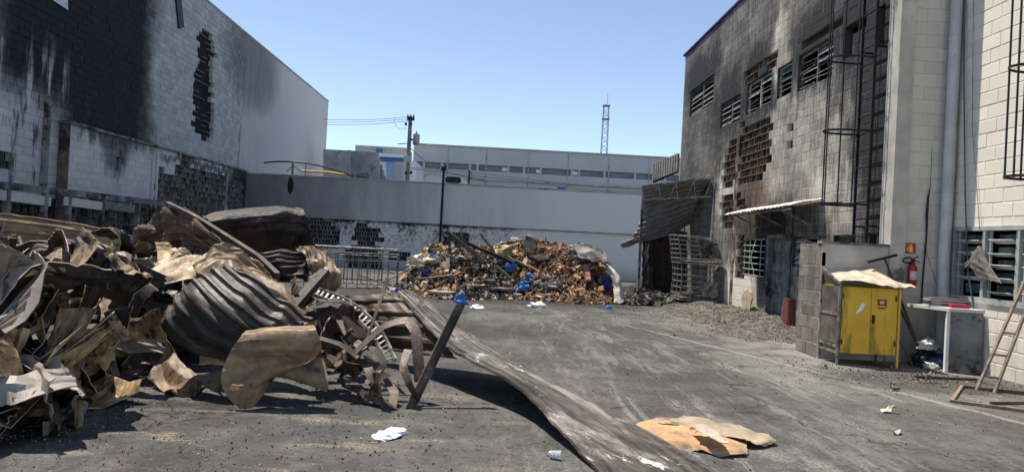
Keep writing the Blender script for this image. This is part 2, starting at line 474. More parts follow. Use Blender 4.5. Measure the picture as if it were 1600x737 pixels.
# ---------------------------------------------------------------- wall materials
def m_blockA(name, kind):
    m = M(name); p = m.pos(); x, y, z = m.sep(p); r = m.rnd()
    n1 = m.noise(p, 0.7, 6, 0.6); n2 = m.noise(m.map(p, (1, 1, 0.35)), 5, 6, 0.7); n3 = m.noise(p, 30, 4, 0.7)
    yy = y + (n1 - 0.5) * 2.2; zz = z + (n2 - 0.5) * 1.6
    def B(px, py, ra, rb, soft=0.6):
        q = onx(px, py, XA); return m.blob(yy, zz, q.y, q.z, ra, rb, soft)
    pale = (B(1222, 95, 0.45, 1.0) .max(B(1135, 300, 0.9, 0.8) * 0.9) .max(B(1150, 455, 1.6, 0.7)) .max(B(1290, 340, 1.6, 0.9) * 0.55) .max(B(1205, 240, 0.7, 1.2) * 0.4) .max(B(1260, 215, 1.8, 1.2) * 0.3) .max(B(1300, 470, 3, 0.9)*.8))
    black = (B(1130, 215, 1.0, 1.8) * 0.25) .max(B(1180, 150, 2.0, 0.5) * 0.5) .max(B(1368, 200, 0.7, 5.5) * 0.75) .max(B(1275, 78, 2.4, 0.7) * 0.5) .max(B(1140, 175, 2.2, 0.9) * 0.35) .max(B(1160, 270, 1.6, 1.5) * 0.35) .max(B(1290, 385, 3.5, 0.4) * 0.4) .max(B(1340, 90, 1.2, 0.9) * 0.45) .max(B(1175, 330, 1.3, 0.9) * 0.5) .max(B(1215, 400, 1.1, 1.1) * 0.85) .max(B(1320, 350, 1.0, 0.3) * 0.2)
    brown = B(1175, 295, 1.2, 0.9) * 0.7
    n5 = m.noise(m.map(p, (1, 1, 0.10)), 14, 5, 0.7)
    far = y.ss(19.5, 22.5) * z.ss(2.4, 4.0)
    lick = None
    for h in holesA_:      # soot licked up the wall above each opening
        q_ = m.blob(yy, zz, (h[0] + h[1]) / 2, h[3] + .25, (h[1] - h[0]) * .6, .55, 0.7); lick = q_ if lick is None else lick.max(q_)
    black = black.max(lick * 0.68)
    s = (0.63 + far * 0.06 + z.ss(4.5, 6.5) * 0.05 + (n1 - 0.5) * 0.6 + (n2 - 0.5) * 0.5 * (1.0 - far * 0.7) + (n5 - 0.5) * 0.85 * (1.0 - far * 0.6) + (n3 - 0.5) * 0.5 + (r - 0.5) * 0.12 - pale * 0.66 + black * 0.7).sat()
    if kind == 'mortar': s = (s - 0.3).sat()
    c = m.ramp(s, [(0.05, (0.68, 0.63, 0.54)), (0.3, (0.42, 0.385, 0.335)), (0.55, (0.21, 0.195, 0.175)), (0.8, (0.075, 0.07, 0.066)), (1.0, (0.02, 0.02, 0.02))])
    c = m.mix(brown * n2.ss(0.35, 0.6), c, (0.19, 0.125, 0.08))
    if kind != 'mortar': c = m.mix((n3 + n2).ss(1.12, 1.3) * 0.7, c, (0.05, 0.05, 0.052))
    else: c = m.mix(n3.ss(0.5, 0.7) * 0.5, c, (0.15, 0.15, 0.15))
    m.color(c).rough(0.85).bump(n3 + n2 * 1.5, 0.5, 0.012)
    return m.mat
def m_web(name, a, b):
    m = M(name); p = m.pos(); n = m.noise(p, 9, 5, 0.7)
    m.color(m.mix((n + m.rnd() * 0.4).ss(0.4, 0.9), a, b)).rough(0.9).bump(m.noise(p, 40, 3), 0.5, 0.01); return m.mat
def m_white_block(name, col, dirt=0.4):
    m = M(name); p = m.pos(); x, y, z = m.sep(p)
    n = m.noise(p, 1.3, 6, 0.65); n2 = m.noise(m.map(p, (1, 1, 0.12)), 7, 5, 0.7); n3 = m.noise(p, 60, 3)
    c = m.mix((n * 0.6 + m.rnd() * 0.4).ss(0.25, 0.75), tuple(q * 0.88 for q in col), col)
    k = (n2 * 0.6 + n * 0.6 + z.ss(1.3, 0.0) * 0.30).ss(0.62, 0.95)
    c = m.mix(k * dirt, c, (0.17, 0.16, 0.15))
    m.color(c).rough(0.75).bump(n3 * 0.8 + n * 0.6, 0.3, 0.006); return m.mat
def m_left(name, X, kind='block'):
    m = M(name); p = m.pos(); x, y, z = m.sep(p); r = m.rnd()
    n1 = m.noise(p, 0.45, 6, 0.6); n2 = m.noise(m.map(p, (1, 1, 0.25)), 2.6, 6, 0.72); n3 = m.noise(p, 16, 4, 0.7)
    yy = y + (n1 - 0.5) * 2.5; zz = z + (n2 - 0.5) * 1.6
    def B(px, py, ra, rb, soft=0.45):
        q = onx(px, py, X); return m.blob(yy, zz, q.y, q.z, ra, rb, soft)
    q1 = onx(232, 100, X).y
    if kind == 'annex':
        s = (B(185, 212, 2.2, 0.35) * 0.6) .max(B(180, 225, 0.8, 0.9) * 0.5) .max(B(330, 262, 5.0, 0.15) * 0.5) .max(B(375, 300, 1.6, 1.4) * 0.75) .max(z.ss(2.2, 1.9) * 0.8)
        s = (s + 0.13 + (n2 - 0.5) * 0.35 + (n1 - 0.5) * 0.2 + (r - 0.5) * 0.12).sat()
    else:
        blk = y.ss(15.5, 18.0) * (y + (n1 - 0.5) * 1.5).ss(q1 + 1.0, q1 - 0.8)
        low = B(40, 245, 2.2, 1.7) * 1.0
        drip = m.noise(m.map(p, (1, 1, 0.08)), 2.6, 5, 0.6).ss(0.5, 0.62) * B(60, 190, 2.2, 1.8)
        low = (low.max(drip)) * n2.ss(0.28, 0.5)
        top2 = B(395, 105, 4.2, 2.4, 0.6) * 0.56
        grey = (y.ss(q1 - 0.5, q1 + 1) * (y + (n1 - 0.5) * 4).ss(43.5, 34.5)) * 0.30
        s = ((blk * 1.05 + y.ss(17, 15) * z.ss(3.0, 5.0) * 0.8) - low * 0.85 + grey.max(top2) + (n2 - 0.5) * 0.34 * y.ss(41, 34) + (r - 0.5) * 0.12 * y.ss(40, 34)).sat()
    if kind == 'mortar': s = (s + 0.03).sat()
    c = m.ramp(s, [(0.0, (0.70, 0.65, 0.62)), (0.25, (0.50, 0.49, 0.47)), (0.5, (0.25, 0.245, 0.24)), (0.75, (0.085, 0.083, 0.083)), (1.0, (0.017, 0.017, 0.019))])
    if kind != 'mortar': c = m.mix(n3.ss(0.60, 0.72) * s.ss(0.05, 0.3) * 0.45, c, (0.07, 0.07, 0.07))
    m.color(c).rough(0.85).bump(n3 + n2, 0.4, 0.012); return m.mat
def m_back(name, lower):
    m = M(name); p = m.pos(); x, y, z = m.sep(p); r = m.rnd()
    n1 = m.noise(p, 0.3, 6, 0.6); n2 = m.noise(m.map(p, (1, 1, 0.3)), 2.0, 6, 0.7); n3 = m.noise(p, 7, 5, 0.75)
    if lower:
        s = ((x + (n1 - 0.5) * 3).ss(2.5, -1.5) * (n3 * 0.9 + n2 * 0.5 - 0.2).ss(0.42, 0.68) * 0.75 * z.ss(0.4, 1.9) + z.ss(0.8, 0.0) * 0.2 + x.ss(-6, -11) * 0.35 + (z + (n2 - .5) * .3).ss(1.95, 2.12) * 0.6 * (x + (n1 - 0.5) * 3).ss(2.0, -1.0))
    else:
        s = ((x + (n1 - 0.5) * 7).ss(0.0, -9.0) * 0.29 + (x + (n1 - 0.5) * 3).ss(3.0, -0.5) * 0.08 + x.ss(-6, -11.5) * 0.2 + (n2 - 0.5) * 0.28 * x.ss(4, -3) + m.blob(x, z, -9.3, 3.5, 0.12, 0.35, 0.3) * 0.8)
    s = (s + (n2 - 0.5) * 0.07).sat()
    c = m.ramp(s, [(0.0, (0.80, 0.785, 0.745)), (0.3, (0.42, 0.415, 0.40)), (0.55, (0.22, 0.215, 0.21)), (0.8, (0.07, 0.07, 0.07)), (1.0, (0.02, 0.02, 0.02))])
    m.color(c).rough(0.8).bump(n3 * 0.6 + n2, 0.25, 0.01); return m.mat

# ---------------------------------------------------------------- ground
gm = MB()
gx = [-600, -60, -20, -12, -6, -3, 0, 3, 6, 12, 20, 60, 600]; gy = [-60, -6, 0, 3, 6, 9, 12, 16, 20, 26, 34, 60, 150, 900]
gv = [(a, b, 0.0) for b in gy for a in gx]; nx_ = len(gx)
gm.add(gv, [(q * nx_ + p, q * nx_ + p + 1, (q + 1) * nx_ + p + 1, (q + 1) * nx_ + p) for q in range(len(gy) - 1) for p in range(nx_ - 1)])
MATS['asphalt'] = m_asphalt()
struct(gm.build('ground', MATS['asphalt']))

MATS['rust'] = m_rust(); MATS['rust_light'] = m_rust('rusted_steel_worn', 1.5)
MATS['soot_concrete'] = simple('sooty_concrete', (0.20, 0.19, 0.18), 0.9, var=0.5, nscale=2.5, bump=0.4, dirt=(0.03, 0.03, 0.03), dirt_amt=0.55)
MATS['plaster'] = simple('grey_plaster', (0.44, 0.415, 0.375), 0.9, var=0.2, nscale=2, bump=0.25, dirt=(0.13, 0.125, 0.12), dirt_amt=0.4)
MATS['pale_plaster'] = simple('pale_plaster', (0.58, 0.565, 0.53), 0.85, var=0.1, nscale=1.5, bump=0.2, dirt=(0.30, 0.29, 0.27), dirt_amt=0.25)
MATS['black_metal'] = simple('black_steel', (0.02, 0.02, 0.022), 0.5, 0.3, var=0.5, nscale=8, bump=0.1)
MATS['grey_metal'] = simple('burnt_galvanised_steel', (0.22, 0.215, 0.20), 0.55, 0.4, var=0.5, nscale=9, bump=0.2, dirt=(0.06, 0.045, 0.035), dirt_amt=0.5)
MATS['pale_metal'] = simple('pale_painted_steel', (0.48, 0.50, 0.47), 0.5, 0.1, var=0.2, nscale=9, bump=0.1, dirt=(0.12, 0.11, 0.10), dirt_amt=0.4)
MATS['dark_void'] = simple('sooty_and_shaded_void', (0.012, 0.012, 0.013), 0.95, var=0.4, nscale=2, bump=0.1)
mg = M('dusty_glass'); v = mg.pos(); mg.color(mg.mix(mg.noise(v, 6, 5).ss(0.4, 0.7), (0.03, 0.06, 0.065), (0.12, 0.17, 0.17))).rough(0.12); mg.b.inputs['Specular IOR Level'].default_value = 0.6
MATS['glass'] = mg.mat

# ---------------------------------------------------------------- right: burnt two-storey building
RB = thing('burnt_building', 'two storey grey block building with soot stained wall and broken louvre windows', 'building', (XA + 3, 18, 0))
ZR = 8.10; YF = 24.9
def rectx(px0, py0, px1, py1, X):   # opening from two corners seen on a wall at X: far upper, near lower
    a = onx(px0, py0, X); b = onx(px1, py1, X); return (b.y, a.y, min(a.z, b.z), max(a.z, b.z))
WA = {1: rectx(1079, 143, 1114, 160, XA), 2: rectx(1126.5, 164, 1156, 186, XA), 3: rectx(1167, 133, 1204, 161, XA), 4: rectx(1215, 108, 1236, 145, XA), 5: rectx(1248, 88, 1300, 118, XA), 6: rectx(1318, 45, 1352, 76, XA)}
w7 = rectx(1371.5, 12, 1381.5, 66, XA)
lowL = rectx(1239, 368.6, 1290, 420, XA); lowM = rectx(1302, 367.5, 1335, 420, XA); lowR = rectx(1358, 366, 1367, 430, XA)
doorA = rectx(1201, 371, 1223, 500, XA); doorA = (doorA[0], doorA[1], 0.0, doorA[3])
gril = rectx(1161, 373, 1193, 434, XA)
holesA = list(WA.values()) + [w7, lowL, lowM, lowR, doorA, gril]
holesA_ = list(WA.values()) + [gril, doorA, lowL]
matsA = dict(core=m_web('cavity_shade_core', (0.03, 0.026, 0.024), (0.09, 0.075, 0.065)), block=m_blockA('sooty_block', 'block'), mortar=m_blockA('sooty_mortar', 'mortar'), web=m_web('burnt_shaded_web', (0.03, 0.025, 0.022), (0.16, 0.115, 0.085)))  # core and brown webs darkened to paint shade inside the spalled cavities

spA = [polyx(q, XA) for q in (
    [(1157, 196), (1163, 181), (1167, 198), (1204, 184), (1201, 265), (1192, 270), (1191, 282), (1155, 288)],
    [(1142, 221), (1153, 218), (1151, 281), (1138, 297), (1129, 290), (1129, 257), (1135, 244)],
    [(1127, 304), (1146, 302), (1146, 352), (1127, 352)], [(1153, 306), (1165, 308), (1164, 335), (1153, 337)],
    [(1164, 112), (1186, 99), (1186, 120), (1164, 130)], [(1197, 93), (1213, 83), (1213, 100), (1197, 108)], [(1153, 372), (1162, 372), (1160, 440), (1151, 440)])]
bandA = [polyx(q, XA) for q in ([(1246, 92), (1249, 71), (1258, 66), (1268, 57), (1291, 45), (1320, 24), (1324, 36), (1300, 56), (1248, 88)], [(1242, 276), (1243, 267), (1280, 258), (1309, 252), (1310, 261), (1280, 268)], [(1231, 228), (1233, 198), (1236, 190), (1236, 228)], [(1163, 133), (1175, 124), (1188, 116), (1205, 106), (1205, 117), (1167, 135)])]
holeA6 = [polyx(q, XA) for q in ([(1331, 57), (1342, 52), (1342, 64), (1331, 69)], [(1338, 72), (1350, 63), (1350, 72), (1338, 82)])]
def spallA(u, z):
    for q in spA:
        if pin(q, u, z): return 1
    for q in bandA + holeA6:
        if pin(q, u, z): return 3
    return 0
wallA = block_wall(RB, 'front_wall', (XA, 0, 0), (0, 1, 0), (-1, 0, 0), YB + 0.30, YF, 0.0, ZR, holesA, spallA, matsA, single=lambda u, z: u < 15.2 and z < 6.4 and z > 1.5, seed=4, pu=0.37, pz=0.18, j=0.009, jrec=0.002, label='soot streaked block wall with spalled patches')
# plain end wall, back and roof close the volume
mb = MB(); mb.box2((XA + 0.02, YF + .001, 0), (14, YF + 0.15, ZR)); mb.box2((13.85, YB + .2, 0), (14, YF - .001, ZR)); mb.build('rear_wall', MATS['plaster'], RB)
mb = MB(); mb.box2((XA + 0.19, YB + .2, ZR - 0.35), (13.84, YF - .001, ZR - 0.2)); mb.build('roof', MATS['soot_concrete'], RB)
mb = MB(); mb.box2((XA - 0.05, YB - 0.06, ZR + .001), (XA + 0.2, YF + 0.2, ZR + 0.06)); mb.build('parapet_cap', MATS['black_metal'], RB)
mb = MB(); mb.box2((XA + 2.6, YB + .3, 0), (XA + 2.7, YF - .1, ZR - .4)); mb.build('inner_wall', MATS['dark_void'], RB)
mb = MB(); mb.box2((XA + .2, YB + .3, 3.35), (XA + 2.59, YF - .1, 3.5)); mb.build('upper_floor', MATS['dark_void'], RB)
mb = MB(); mb.box2((5.99, YB - 0.04, 0), (6.22, YB + 0.299, ZR)); mb.build('corner_pilaster', MATS['plaster'], RB)
mb = MB()
for yy in (onx(1150, 300, XA).y,):
    mb.box2((XA - 0.008, yy - 0.11, 0.2), (XA + 0.1, yy + 0.11, onx(1155, 205, XA).z))
mb.build('concrete_column', simple('heat_browned_concrete', (0.27, 0.19, 0.13), 0.9, var=0.6, nscale=4, bump=0.9, dirt=(0.04, 0.03, 0.027), dirt_amt=0.65, bd=0.02), RB)
# return wall facing the camera
matsB = dict(core=MATS['plaster'], block=m_white_block('grey_white_block', (0.60, 0.56, 0.49), 0.45), mortar=m_white_block('grey_white_mortar', (0.70, 0.66, 0.585), 0.25), web=matsA['web'])
block_wall(RB, 'return_wall', (0, YB, 0), (1, 0, 0), (0, -1, 0), 6.222, XC - 0.005, 0.0, ZR, [], None, matsB, single=lambda u, z: z < 5.4, seed=7, label='grey white block return wall')

def louvre(parent, rect, X, rows, cols, tilt, frame_m, slat_m, broken=0.2, dep=0.07, seed=0, name='window', pane_m=None, d2=0.012):
    """steel louvre window set back in an opening on a wall that faces -X"""
    rng = random.Random(seed); y0, y1, z0, z1 = rect; t = 0.035
    y0 += .006; y1 -= .006; z0 += .006; z1 -= .006
    fr = MB(); xo = X + dep
    fr.box2((xo, y0, z0), (xo + .04, y1, z0 + t)); fr.box2((xo, y0, z1 - t), (xo + .04, y1, z1)); fr.box2((xo, y0, z0 + t), (xo + .04, y0 + t, z1 - t)); fr.box2((xo, y1 - t, z0 + t), (xo + .04, y1, z1 - t))
    for q in range(1, cols):
        yy = y0 + (y1 - y0) * q / cols; fr.box2((xo - .004, yy - t * .6, z0 + t), (xo + .044, yy + t * .6, z1 - t))
    w = fr.build(name, frame_m, parent, loc=(xo, (y0 + y1) / 2, z0))
    for c in range(cols):
        a = y0 + (y1 - y0) * c / cols + t * .8; b = y0 + (y1 - y0) * (c + 1) / cols - t * .8
        for r_ in range(rows):
            zc = z0 + t + (z1 - z0 - 2 * t) * (r_ + 0.5) / rows; hh = (z1 - z0) / rows * 0.5
            br = rng.random() < broken
            ti = tilt + rng.uniform(-.2, .2) + (rng.uniform(-.5, .5) if br else 0)
            ex = Vector((-math.sin(ti), 0, -math.cos(ti))) * hh * 2
            O = Vector((xo + .02, a, zc)) - ex / 2 + Vector((0, 0, 0))
            sl = MB()
            bar_ = Vector((-math.cos(ti), 0, math.sin(ti))) * d2
            wy = (b - a)
            sl.frame_box(O, (0, wy, 0), ex * (0.16 if br else 1.0), bar_)
            if br: sl.frame_box(O + ex * 0.9, (0, wy, rng.uniform(-.05, .05)), ex * 0.1, bar_)
            sl.build('slat', slat_m if (pane_m is None or br) else pane_m, w)
    return w
for k, (rows, cols, br) in {1: (5, 2, .1), 2: (4, 2, .3), 3: (4, 2, .75), 4: (4, 1, .3), 5: (4, 2, .9)}.items():
    louvre(RB, WA[k], XA, rows, cols, 0.55, MATS['pale_metal'] if k in (3, 4) else MATS['grey_metal'], MATS['grey_metal'], br, seed=k, pane_m=MATS['glass'] if k == 4 else None)
louvre(RB, lowL, XA, 5, 3, 0.7, MATS['grey_metal'], MATS['pale_metal'], 0.3, seed=21)
louvre(RB, lowM, XA, 4, 1, 0.7, MATS['grey_metal'], MATS['glass'], 0.1, seed=22)
# partly bricked opening behind the ladder
mb = MB(); y0, y1, z0, z1 = WA[6]
rng = random.Random(5)
for i in range(7):
    for k in range(4):
        if (i in (3, 4) and k in (1, 2)) or i > 5 or (i == 5 and k > 1): continue
        c = z0 + i * 0.2; a = y0 + k * 0.4 + (i % 2) * -0.2
        a0, b0 = max(a, y0 + .01), min(a + .39, y1 - .3)
        if b0 - a0 > .05 and c + .19 < z1: mb.box2((XA + .03 + rng.random() * .01, a0, c + .006), (XA + .15, b0, c + .194))
mb.build('brick_infill', matsA['block'], RB)
# grille window beside the door
y0, y1, z0, z1 = gril
gw = MB(); t = .03
for zz in np.linspace(z0 + .02, z1 - .02, 7): gw.bar((XA + .03, y0 + .01, zz), (XA + .03, y1 - .01, zz + .01), t, .02)
gro = gw.build('window_grille', MATS['pale_metal'], RB)
for k in range(5):
    yy = y0 + .03 + (y1 - y0 - .06) * k / 4; b_ = MB(); q = .12 if k == 2 else 0.0
    b_.tube([(XA + .055, yy, z0 + .01), (XA + .05 - q * .5, yy + q, (z0 + z1) / 2), (XA + .055, yy, z1 - .01)], .011, 6); b_.build('bar', MATS['pale_metal'], gro)
# door
y0, y1, z0, z1 = doorA
dr = MB(); fm_ = simple('burnt_door_frame', (0.15, 0.155, 0.16), .6, .2, var=.5, nscale=5, dirt=(.03, .03, .03), dirt_amt=.5)
dr.box2((XA - .02, y0 - .05, .0), (XA + .1, y0 + .06, z1 + .06)); dr.box2((XA - .02, y1 - .06, .0), (XA + .1, y1 + .05, z1 + .06)); dr.box2((XA - .02, y0 + .06, z1 - .02), (XA + .1, y1 - .06, z1 + .06))
do = dr.build('door', fm_, RB)
lf = MB(); lf.frame_box((XA + .05, y0 + .08, .02), Vector((.62, .42, 0)), Vector((-.02, .03, 0)), (0, 0, z1 - .06)); lf.build('door_leaf', MATS['rust'], do)
lf = MB()
for k in range(9): lf.box2((XA + .085, y0 + .07, .05 + k * .22), (XA + .095, y1 - .07, .26 + k * .22))
lf.build('slat', fm_, do)
# mesh screen of the opening right of the door, dull sheet above
mb = MB(); yq = doorA[1]; mb.box2((XA - .055, doorA[0] - .32, .0), (XA - .025, doorA[0] - .06, 2.62)); mb.build('door_post', fm_, RB)

# ---------------------------------------------------------------- right: white block building
CB = thing('white_block_building', 'cream painted block building with wide louvre window and caged ladder', 'building', (XC + 3, 8.5, 0))
matsC = dict(core=MATS['pale_plaster'], block=m_white_block('cream_block', (0.78, 0.725, 0.615), 0.3), mortar=m_white_block('cream_mortar', (0.83, 0.785, 0.69), 0.2), web=matsA['web'])
wc = rectx(1491, 358, 1600, 465, XC); wc = (8.3, wc[1] + .0, onx(1492, 463, XC).z, onx(1492, 358, XC).z)
block_wall(CB, 'front_wall', (XC, 0, 0), (0, 1, 0), (-1, 0, 0), 6.0, YB + .1, 0.0, ZR, [wc], None, matsC, single=lambda u, z: u > 7.9 and z < 5.6, seed=9)
mb = MB(); mb.box2((XC + .19, 5.9, ZR - .3), (14, YB + .19, ZR - .15)); mb.build('roof', MATS['plaster'], CB)
mb = MB(); mb.box2((XC + .19, 5.8, 0), (14, 5.95, ZR - .31)); mb.build('end_wall', MATS['plaster'], CB)
mb = MB(); mb.box2((XC + 1.9, 5.96, 0), (XC + 2.0, YB + .15, ZR - .4)); mb.build('inner_wall', simple('teal_inner_wall', (0.05, 0.11, 0.13), .8), CB)
fmC = simple('grey_window_frame', (0.40, 0.42, 0.41), .5, .2, var=.15, nscale=8, bump=.1, dirt=(.15, .14, .13), dirt_amt=.35)
y0, y1, z0, z1 = wc
mb = MB(); mb.box2((XC - .03, y0, z0 - .05), (XC + .12, y1 + .03, z0 + .03)); mb.box2((XC - .02, y0, z1 - .03), (XC + .12, y1 + .03, z1 + .03)); mb.box2((XC - .02, y1 - .03, z0 + .03), (XC + .12, y1 + .03, z1 - .03))
nm = 4; ym = [y1 - .03 - (y1 - y0) * k / nm for k in range(nm + 1)]
for k in range(1, nm): mb.box2((XC - .015, ym[k] - .02, z0 + .03), (XC + .06, ym[k] + .02, z1 - .03))
wo = mb.build('window', fmC, CB)
pane = simple('open_pane', (0.55, 0.56, 0.54), .35, 0.0, var=.2, nscale=5, bump=.05, dirt=(.25, .24, .22), dirt_amt=.4)
rng = random.Random(3)
for k in range(nm):
    a, b = ym[k + 1] + .07, ym[k] - .07
    for a_ in (a, b - .025): sash = MB(); sash.box2((XC + .02, a_, z0 + .04), (XC + .05, a_ + .025, z1 - .04)); sash.build('sash_stile', fmC, wo)
    for r_ in range(5):
        zz = z0 + .06 + (z1 - z0 - .12) * (r_ + .15) / 5; hh = (z1 - z0 - .12) / 5
        if r_ == 0 and k == 0: continue
        ti = 1.25 + rng.uniform(-.1, .1); ex = Vector((-math.sin(ti), 0, math.cos(ti))) * hh * .75
        pl = MB(); pl.frame_box(Vector((XC + .10, a + .03, zz)), (0, b - a - .06, 0), ex, Vector((math.cos(ti), 0, math.sin(ti))) * .008)
        pl.build('pane', pane, wo)
    for r_ in range(5):
        zz = z0 + .06 + (z1 - z0 - .12) * r_ / 5; gl = MB(); gl.box2((XC + .13, a + .03, zz + .02), (XC + .136, b - .03, zz + (z1 - z0 - .12) / 5 - .02)); gl.build('glass_pane', MATS['glass'], wo)

# ---------------------------------------------------------------- left: tall warehouse
LW = thing('tall_warehouse', 'tall pale warehouse with blackened wall and a deep burnt hole', 'building', (XL - 4, 30, 0))
ct = onx(513, 159, XL); ZL, YE = ct.z, ct.y
matsL = dict(core=MATS['dark_void'], block=m_left('left_block', XL), mortar=m_left('left_mortar', XL, 'mortar'), web=m_web('left_web', (0.03, 0.03, 0.03), (0.16, 0.155, 0.15)))  # near-black core colour paints the shade inside the broken hole
hp = polyx([(308, 55), (318, 38), (332, 60), (337, 85), (330, 110), (333, 150), (331, 215), (322, 222), (312, 210), (303, 200), (304, 110), (312, 95)], XL)
lp = polyx([(0, 232), (18, 234), (14, 268), (0, 270)], XL)
bm_ = polyx([(272, 0), (284, 0), (288, 42), (277, 44)], XL)
lowp = polyx([(0, 298), (108, 310), (108, 345), (0, 345)], XL)
def spallL(u, z):
    if pin(hp, u, z): return 2
    if pin(lp, u, z): return 1
    if pin(lowp, u, z) or (z < 2.0 and u < 19): return 1
    return 0
block_wall(LW, 'side_wall', (XL, 0, 0), (0, 1, 0), (1, 0, 0), 12.0, 33.2, 0.0, ZL - .02, [], spallL, matsL, seed=11, proud=0.016, jrec=0.004, j=0.010, depth=0.14, label='blackened and cracked block side wall')
mb = MB(); mb.box2((XL - .2, 33.201, 0), (XL + .006, YE, ZL - .02)); mb.build('plastered_wall', matsL['block'], LW)
mb = MB(); mb.box2((XL - .1, 12, ZL - .019), (XL + .035, YE + .05, ZL + .06)); mb.build('roof_edge', MATS['plaster'], LW)
mb = MB(); mb.box2((XL - 14, 12, ZL - .4), (XL - .15, YE, ZL - .1)); mb.build('roof', MATS['plaster'], LW)
mb = MB(); mb.box2((XL - 14, YE + .001, 0), (XL - .02, YE + .15, ZL - .05)); mb.build('end_wall', MATS['pale_plaster'], LW)
a = onx(277, 0, XL); b = onx(281, 44, XL)
mb = MB(); mb.bar((XL + .05, a.y - .5, a.z + 1.2), (XL + .05, b.y, b.z), .42, .05, up=(1, 0, 0)); mb.build('loose_flashing', MATS['black_metal'], LW)
a = onx(78, -20, XL); b = onx(104, 16, XL)
mb = MB(); mb.prism([(XL + .03, q.y, q.z) for q in (onx(70, -12, XL), onx(80, 1, XL), onx(103, 16, XL), onx(102, -12, XL))], (.03, 0, 0)); mb.build('window', simple('hazy_pane', (.6, .66, .7), .3), LW)
mb = MB(); q = onx(68, 200, XL); mb.box2((XL + .02, q.y - .06, 2.2), (XL + .14, q.y + .06, 4.6)); mb.build('downpipe', MATS['soot_concrete'], LW)
mb = MB(); q = onx(375, 200, XL); mb.box2((XL + .007, q.y - .03, 4.0), (XL + .04, q.y + .03, 6.0)); mb.build('joint_strip', MATS['plaster'], LW)

# low annex wall in front of it
AN = thing('annex_wall', 'low whitewashed block wall with exposed hollow blocks below a coping', 'wall', (XN - .2, 26, 0))
y0 = onx(107, 250, XN).y
matsN = dict(core=m_web('annex_core', (.025, .024, .023), (.05, .05, .05)), block=m_left('annex_block', XN, 'annex'), mortar=m_left('annex_mortar', XN, 'annex'), web=m_web('annex_web', (0.06, 0.055, 0.05), (0.30, 0.28, 0.26)))  # dark core colour stands for shade in the open block cells
spN = [polyx(q, XN) for q in ([(247, 261), (256, 261), (257, 272), (271, 272), (273, 265), (282, 258), (286, 242), (300, 247), (298, 261), (321, 269), (352, 276), (352, 335), (238, 335)], [(356, 294), (366, 281), (380, 280), (380, 335), (356, 335)], [(182, 238), (189, 236), (190, 262), (184, 268)])]
def spallN(u, z):
    if u > y0 + .3 and z < 2.15 and not (0.35 < ((u * 0.41) % 1.0) < .45): return 1
    return 1 if any(pin(q, u, z) for q in spN) else 0
block_wall(AN, 'wall_face', (XN, 0, 0), (0, 1, 0), (1, 0, 0), y0, YBK, 0.0, 3.98, [], spallN, matsN, seed=13, proud=.010, jrec=.008)
mb = MB(); mb.box2((XN - .26, y0 - .006, 0), (XN - .12, YBK, 3.97)); mb.box2((XN - .26, y0 - .03, 0), (XN + .02, y0 - .007, 4.0)); mb.build('end_pier', simple('browned_plaster', (.17, .13, .10), .9, var=.4, nscale=2, dirt=(.04, .035, .03), dirt_amt=.5), AN)
mb = MB(); mb.box2((XN - .28, y0 - .1, 3.985), (XN + .07, YBK, 4.06)); mb.build('coping', MATS['soot_concrete'], AN)
for py in (236, 243, 353):
    q = onx(py, 290, XN); mb = MB(); mb.box2((XN + .012, q.y - .05, 0), (XN + .05, q.y + .05, 3.9)); mb.build('pier', matsN['block'], AN)
# burnt frame leaning on it
FRM = thing('burnt_shelter_frame', 'charred steel shelter frame standing along the blackened warehouse wall', 'frame', (XN + .6, 18, 0))
xf = XN + .55
mb = MB(); mb.bar((xf, 13.5, 2.16), (xf, 24.2, 2.16), .12, .16); mb.build('beam', MATS['soot_concrete'], FRM)
for px in (14, 66, 108, 158, 214):
    q = onx(px, 320, xf); mb = MB(); lean = random.uniform(-.12, .12); mb.bar((xf, q.y, 0), (xf, q.y + lean, 2.08), .11, .11); mb.build('post', MATS['soot_concrete'], FRM)
for px in (40, 130, 185):
    q = onx(px, 320, xf); mb = MB(); mb.bar((xf + .02, q.y - .9, 1.95), (xf + .02, q.y + .9, 1.9), .03, .22, up=(0, 0, 1)); mb.build('hanging_panel', MATS['pale_plaster'] if px != 185 else MATS['grey_metal'], FRM)

# ---------------------------------------------------------------- boundary wall at the back
BW = thing('boundary_wall', 'long plastered boundary wall with soot stain and hollow blocks showing', 'wall', (0, YBK + .1, 0))
matsW = dict(core=m_web('boundary_core', (.03, .03, .031), (.06, .06, .062)), block=m_back('boundary_block', True), mortar=m_back('boundary_mortar', True), web=m_web('boundary_web', (0.10, 0.10, 0.10), (0.34, 0.335, 0.33)))  # core coloured dark so the broken cells read as shaded hollows
K = lambda L: [(480 + a / 5.26, 330 + b / 5.26) for a, b in L]
spW = [polyy(q, YBK) for q in (K([(-30, 60), (150, 60), (170, 110), (230, 140), (245, 180), (245, 290), (-30, 290)]), K([(440, 108), (490, 108), (500, 140), (580, 150), (600, 190), (585, 300), (600, 470), (330, 470), (330, 330), (380, 300), (390, 160)]), K([(690, 330), (900, 330), (830, 400), (690, 400)]), K([(1130, 205), (1300, 180), (1300, 340), (1130, 340)]), [(440, 345), (480, 345), (480, 400), (440, 400)])]
def spallW(u, z): return 1 if any(pin(q, u, z) for q in spW) else 0
block_wall(BW, 'lower_wall', (0, YBK, 0), (1, 0, 0), (0, -1, 0), XN, 1.0, 0.0, 2.10, [], spallW, matsW, seed=17, proud=.006)
mb = MB(); mb.box2((1.001, YBK - .003, 0), (16, YBK + .2, 2.10)); mb.build('lower_plaster', matsW['block'], BW)
mb = MB(); mb.box2((XN + .005, YBK - .04, 2.13), (16, YBK + .2, 3.93)); mb.build('upper_plaster', m_back('boundary_plaster', False), BW)
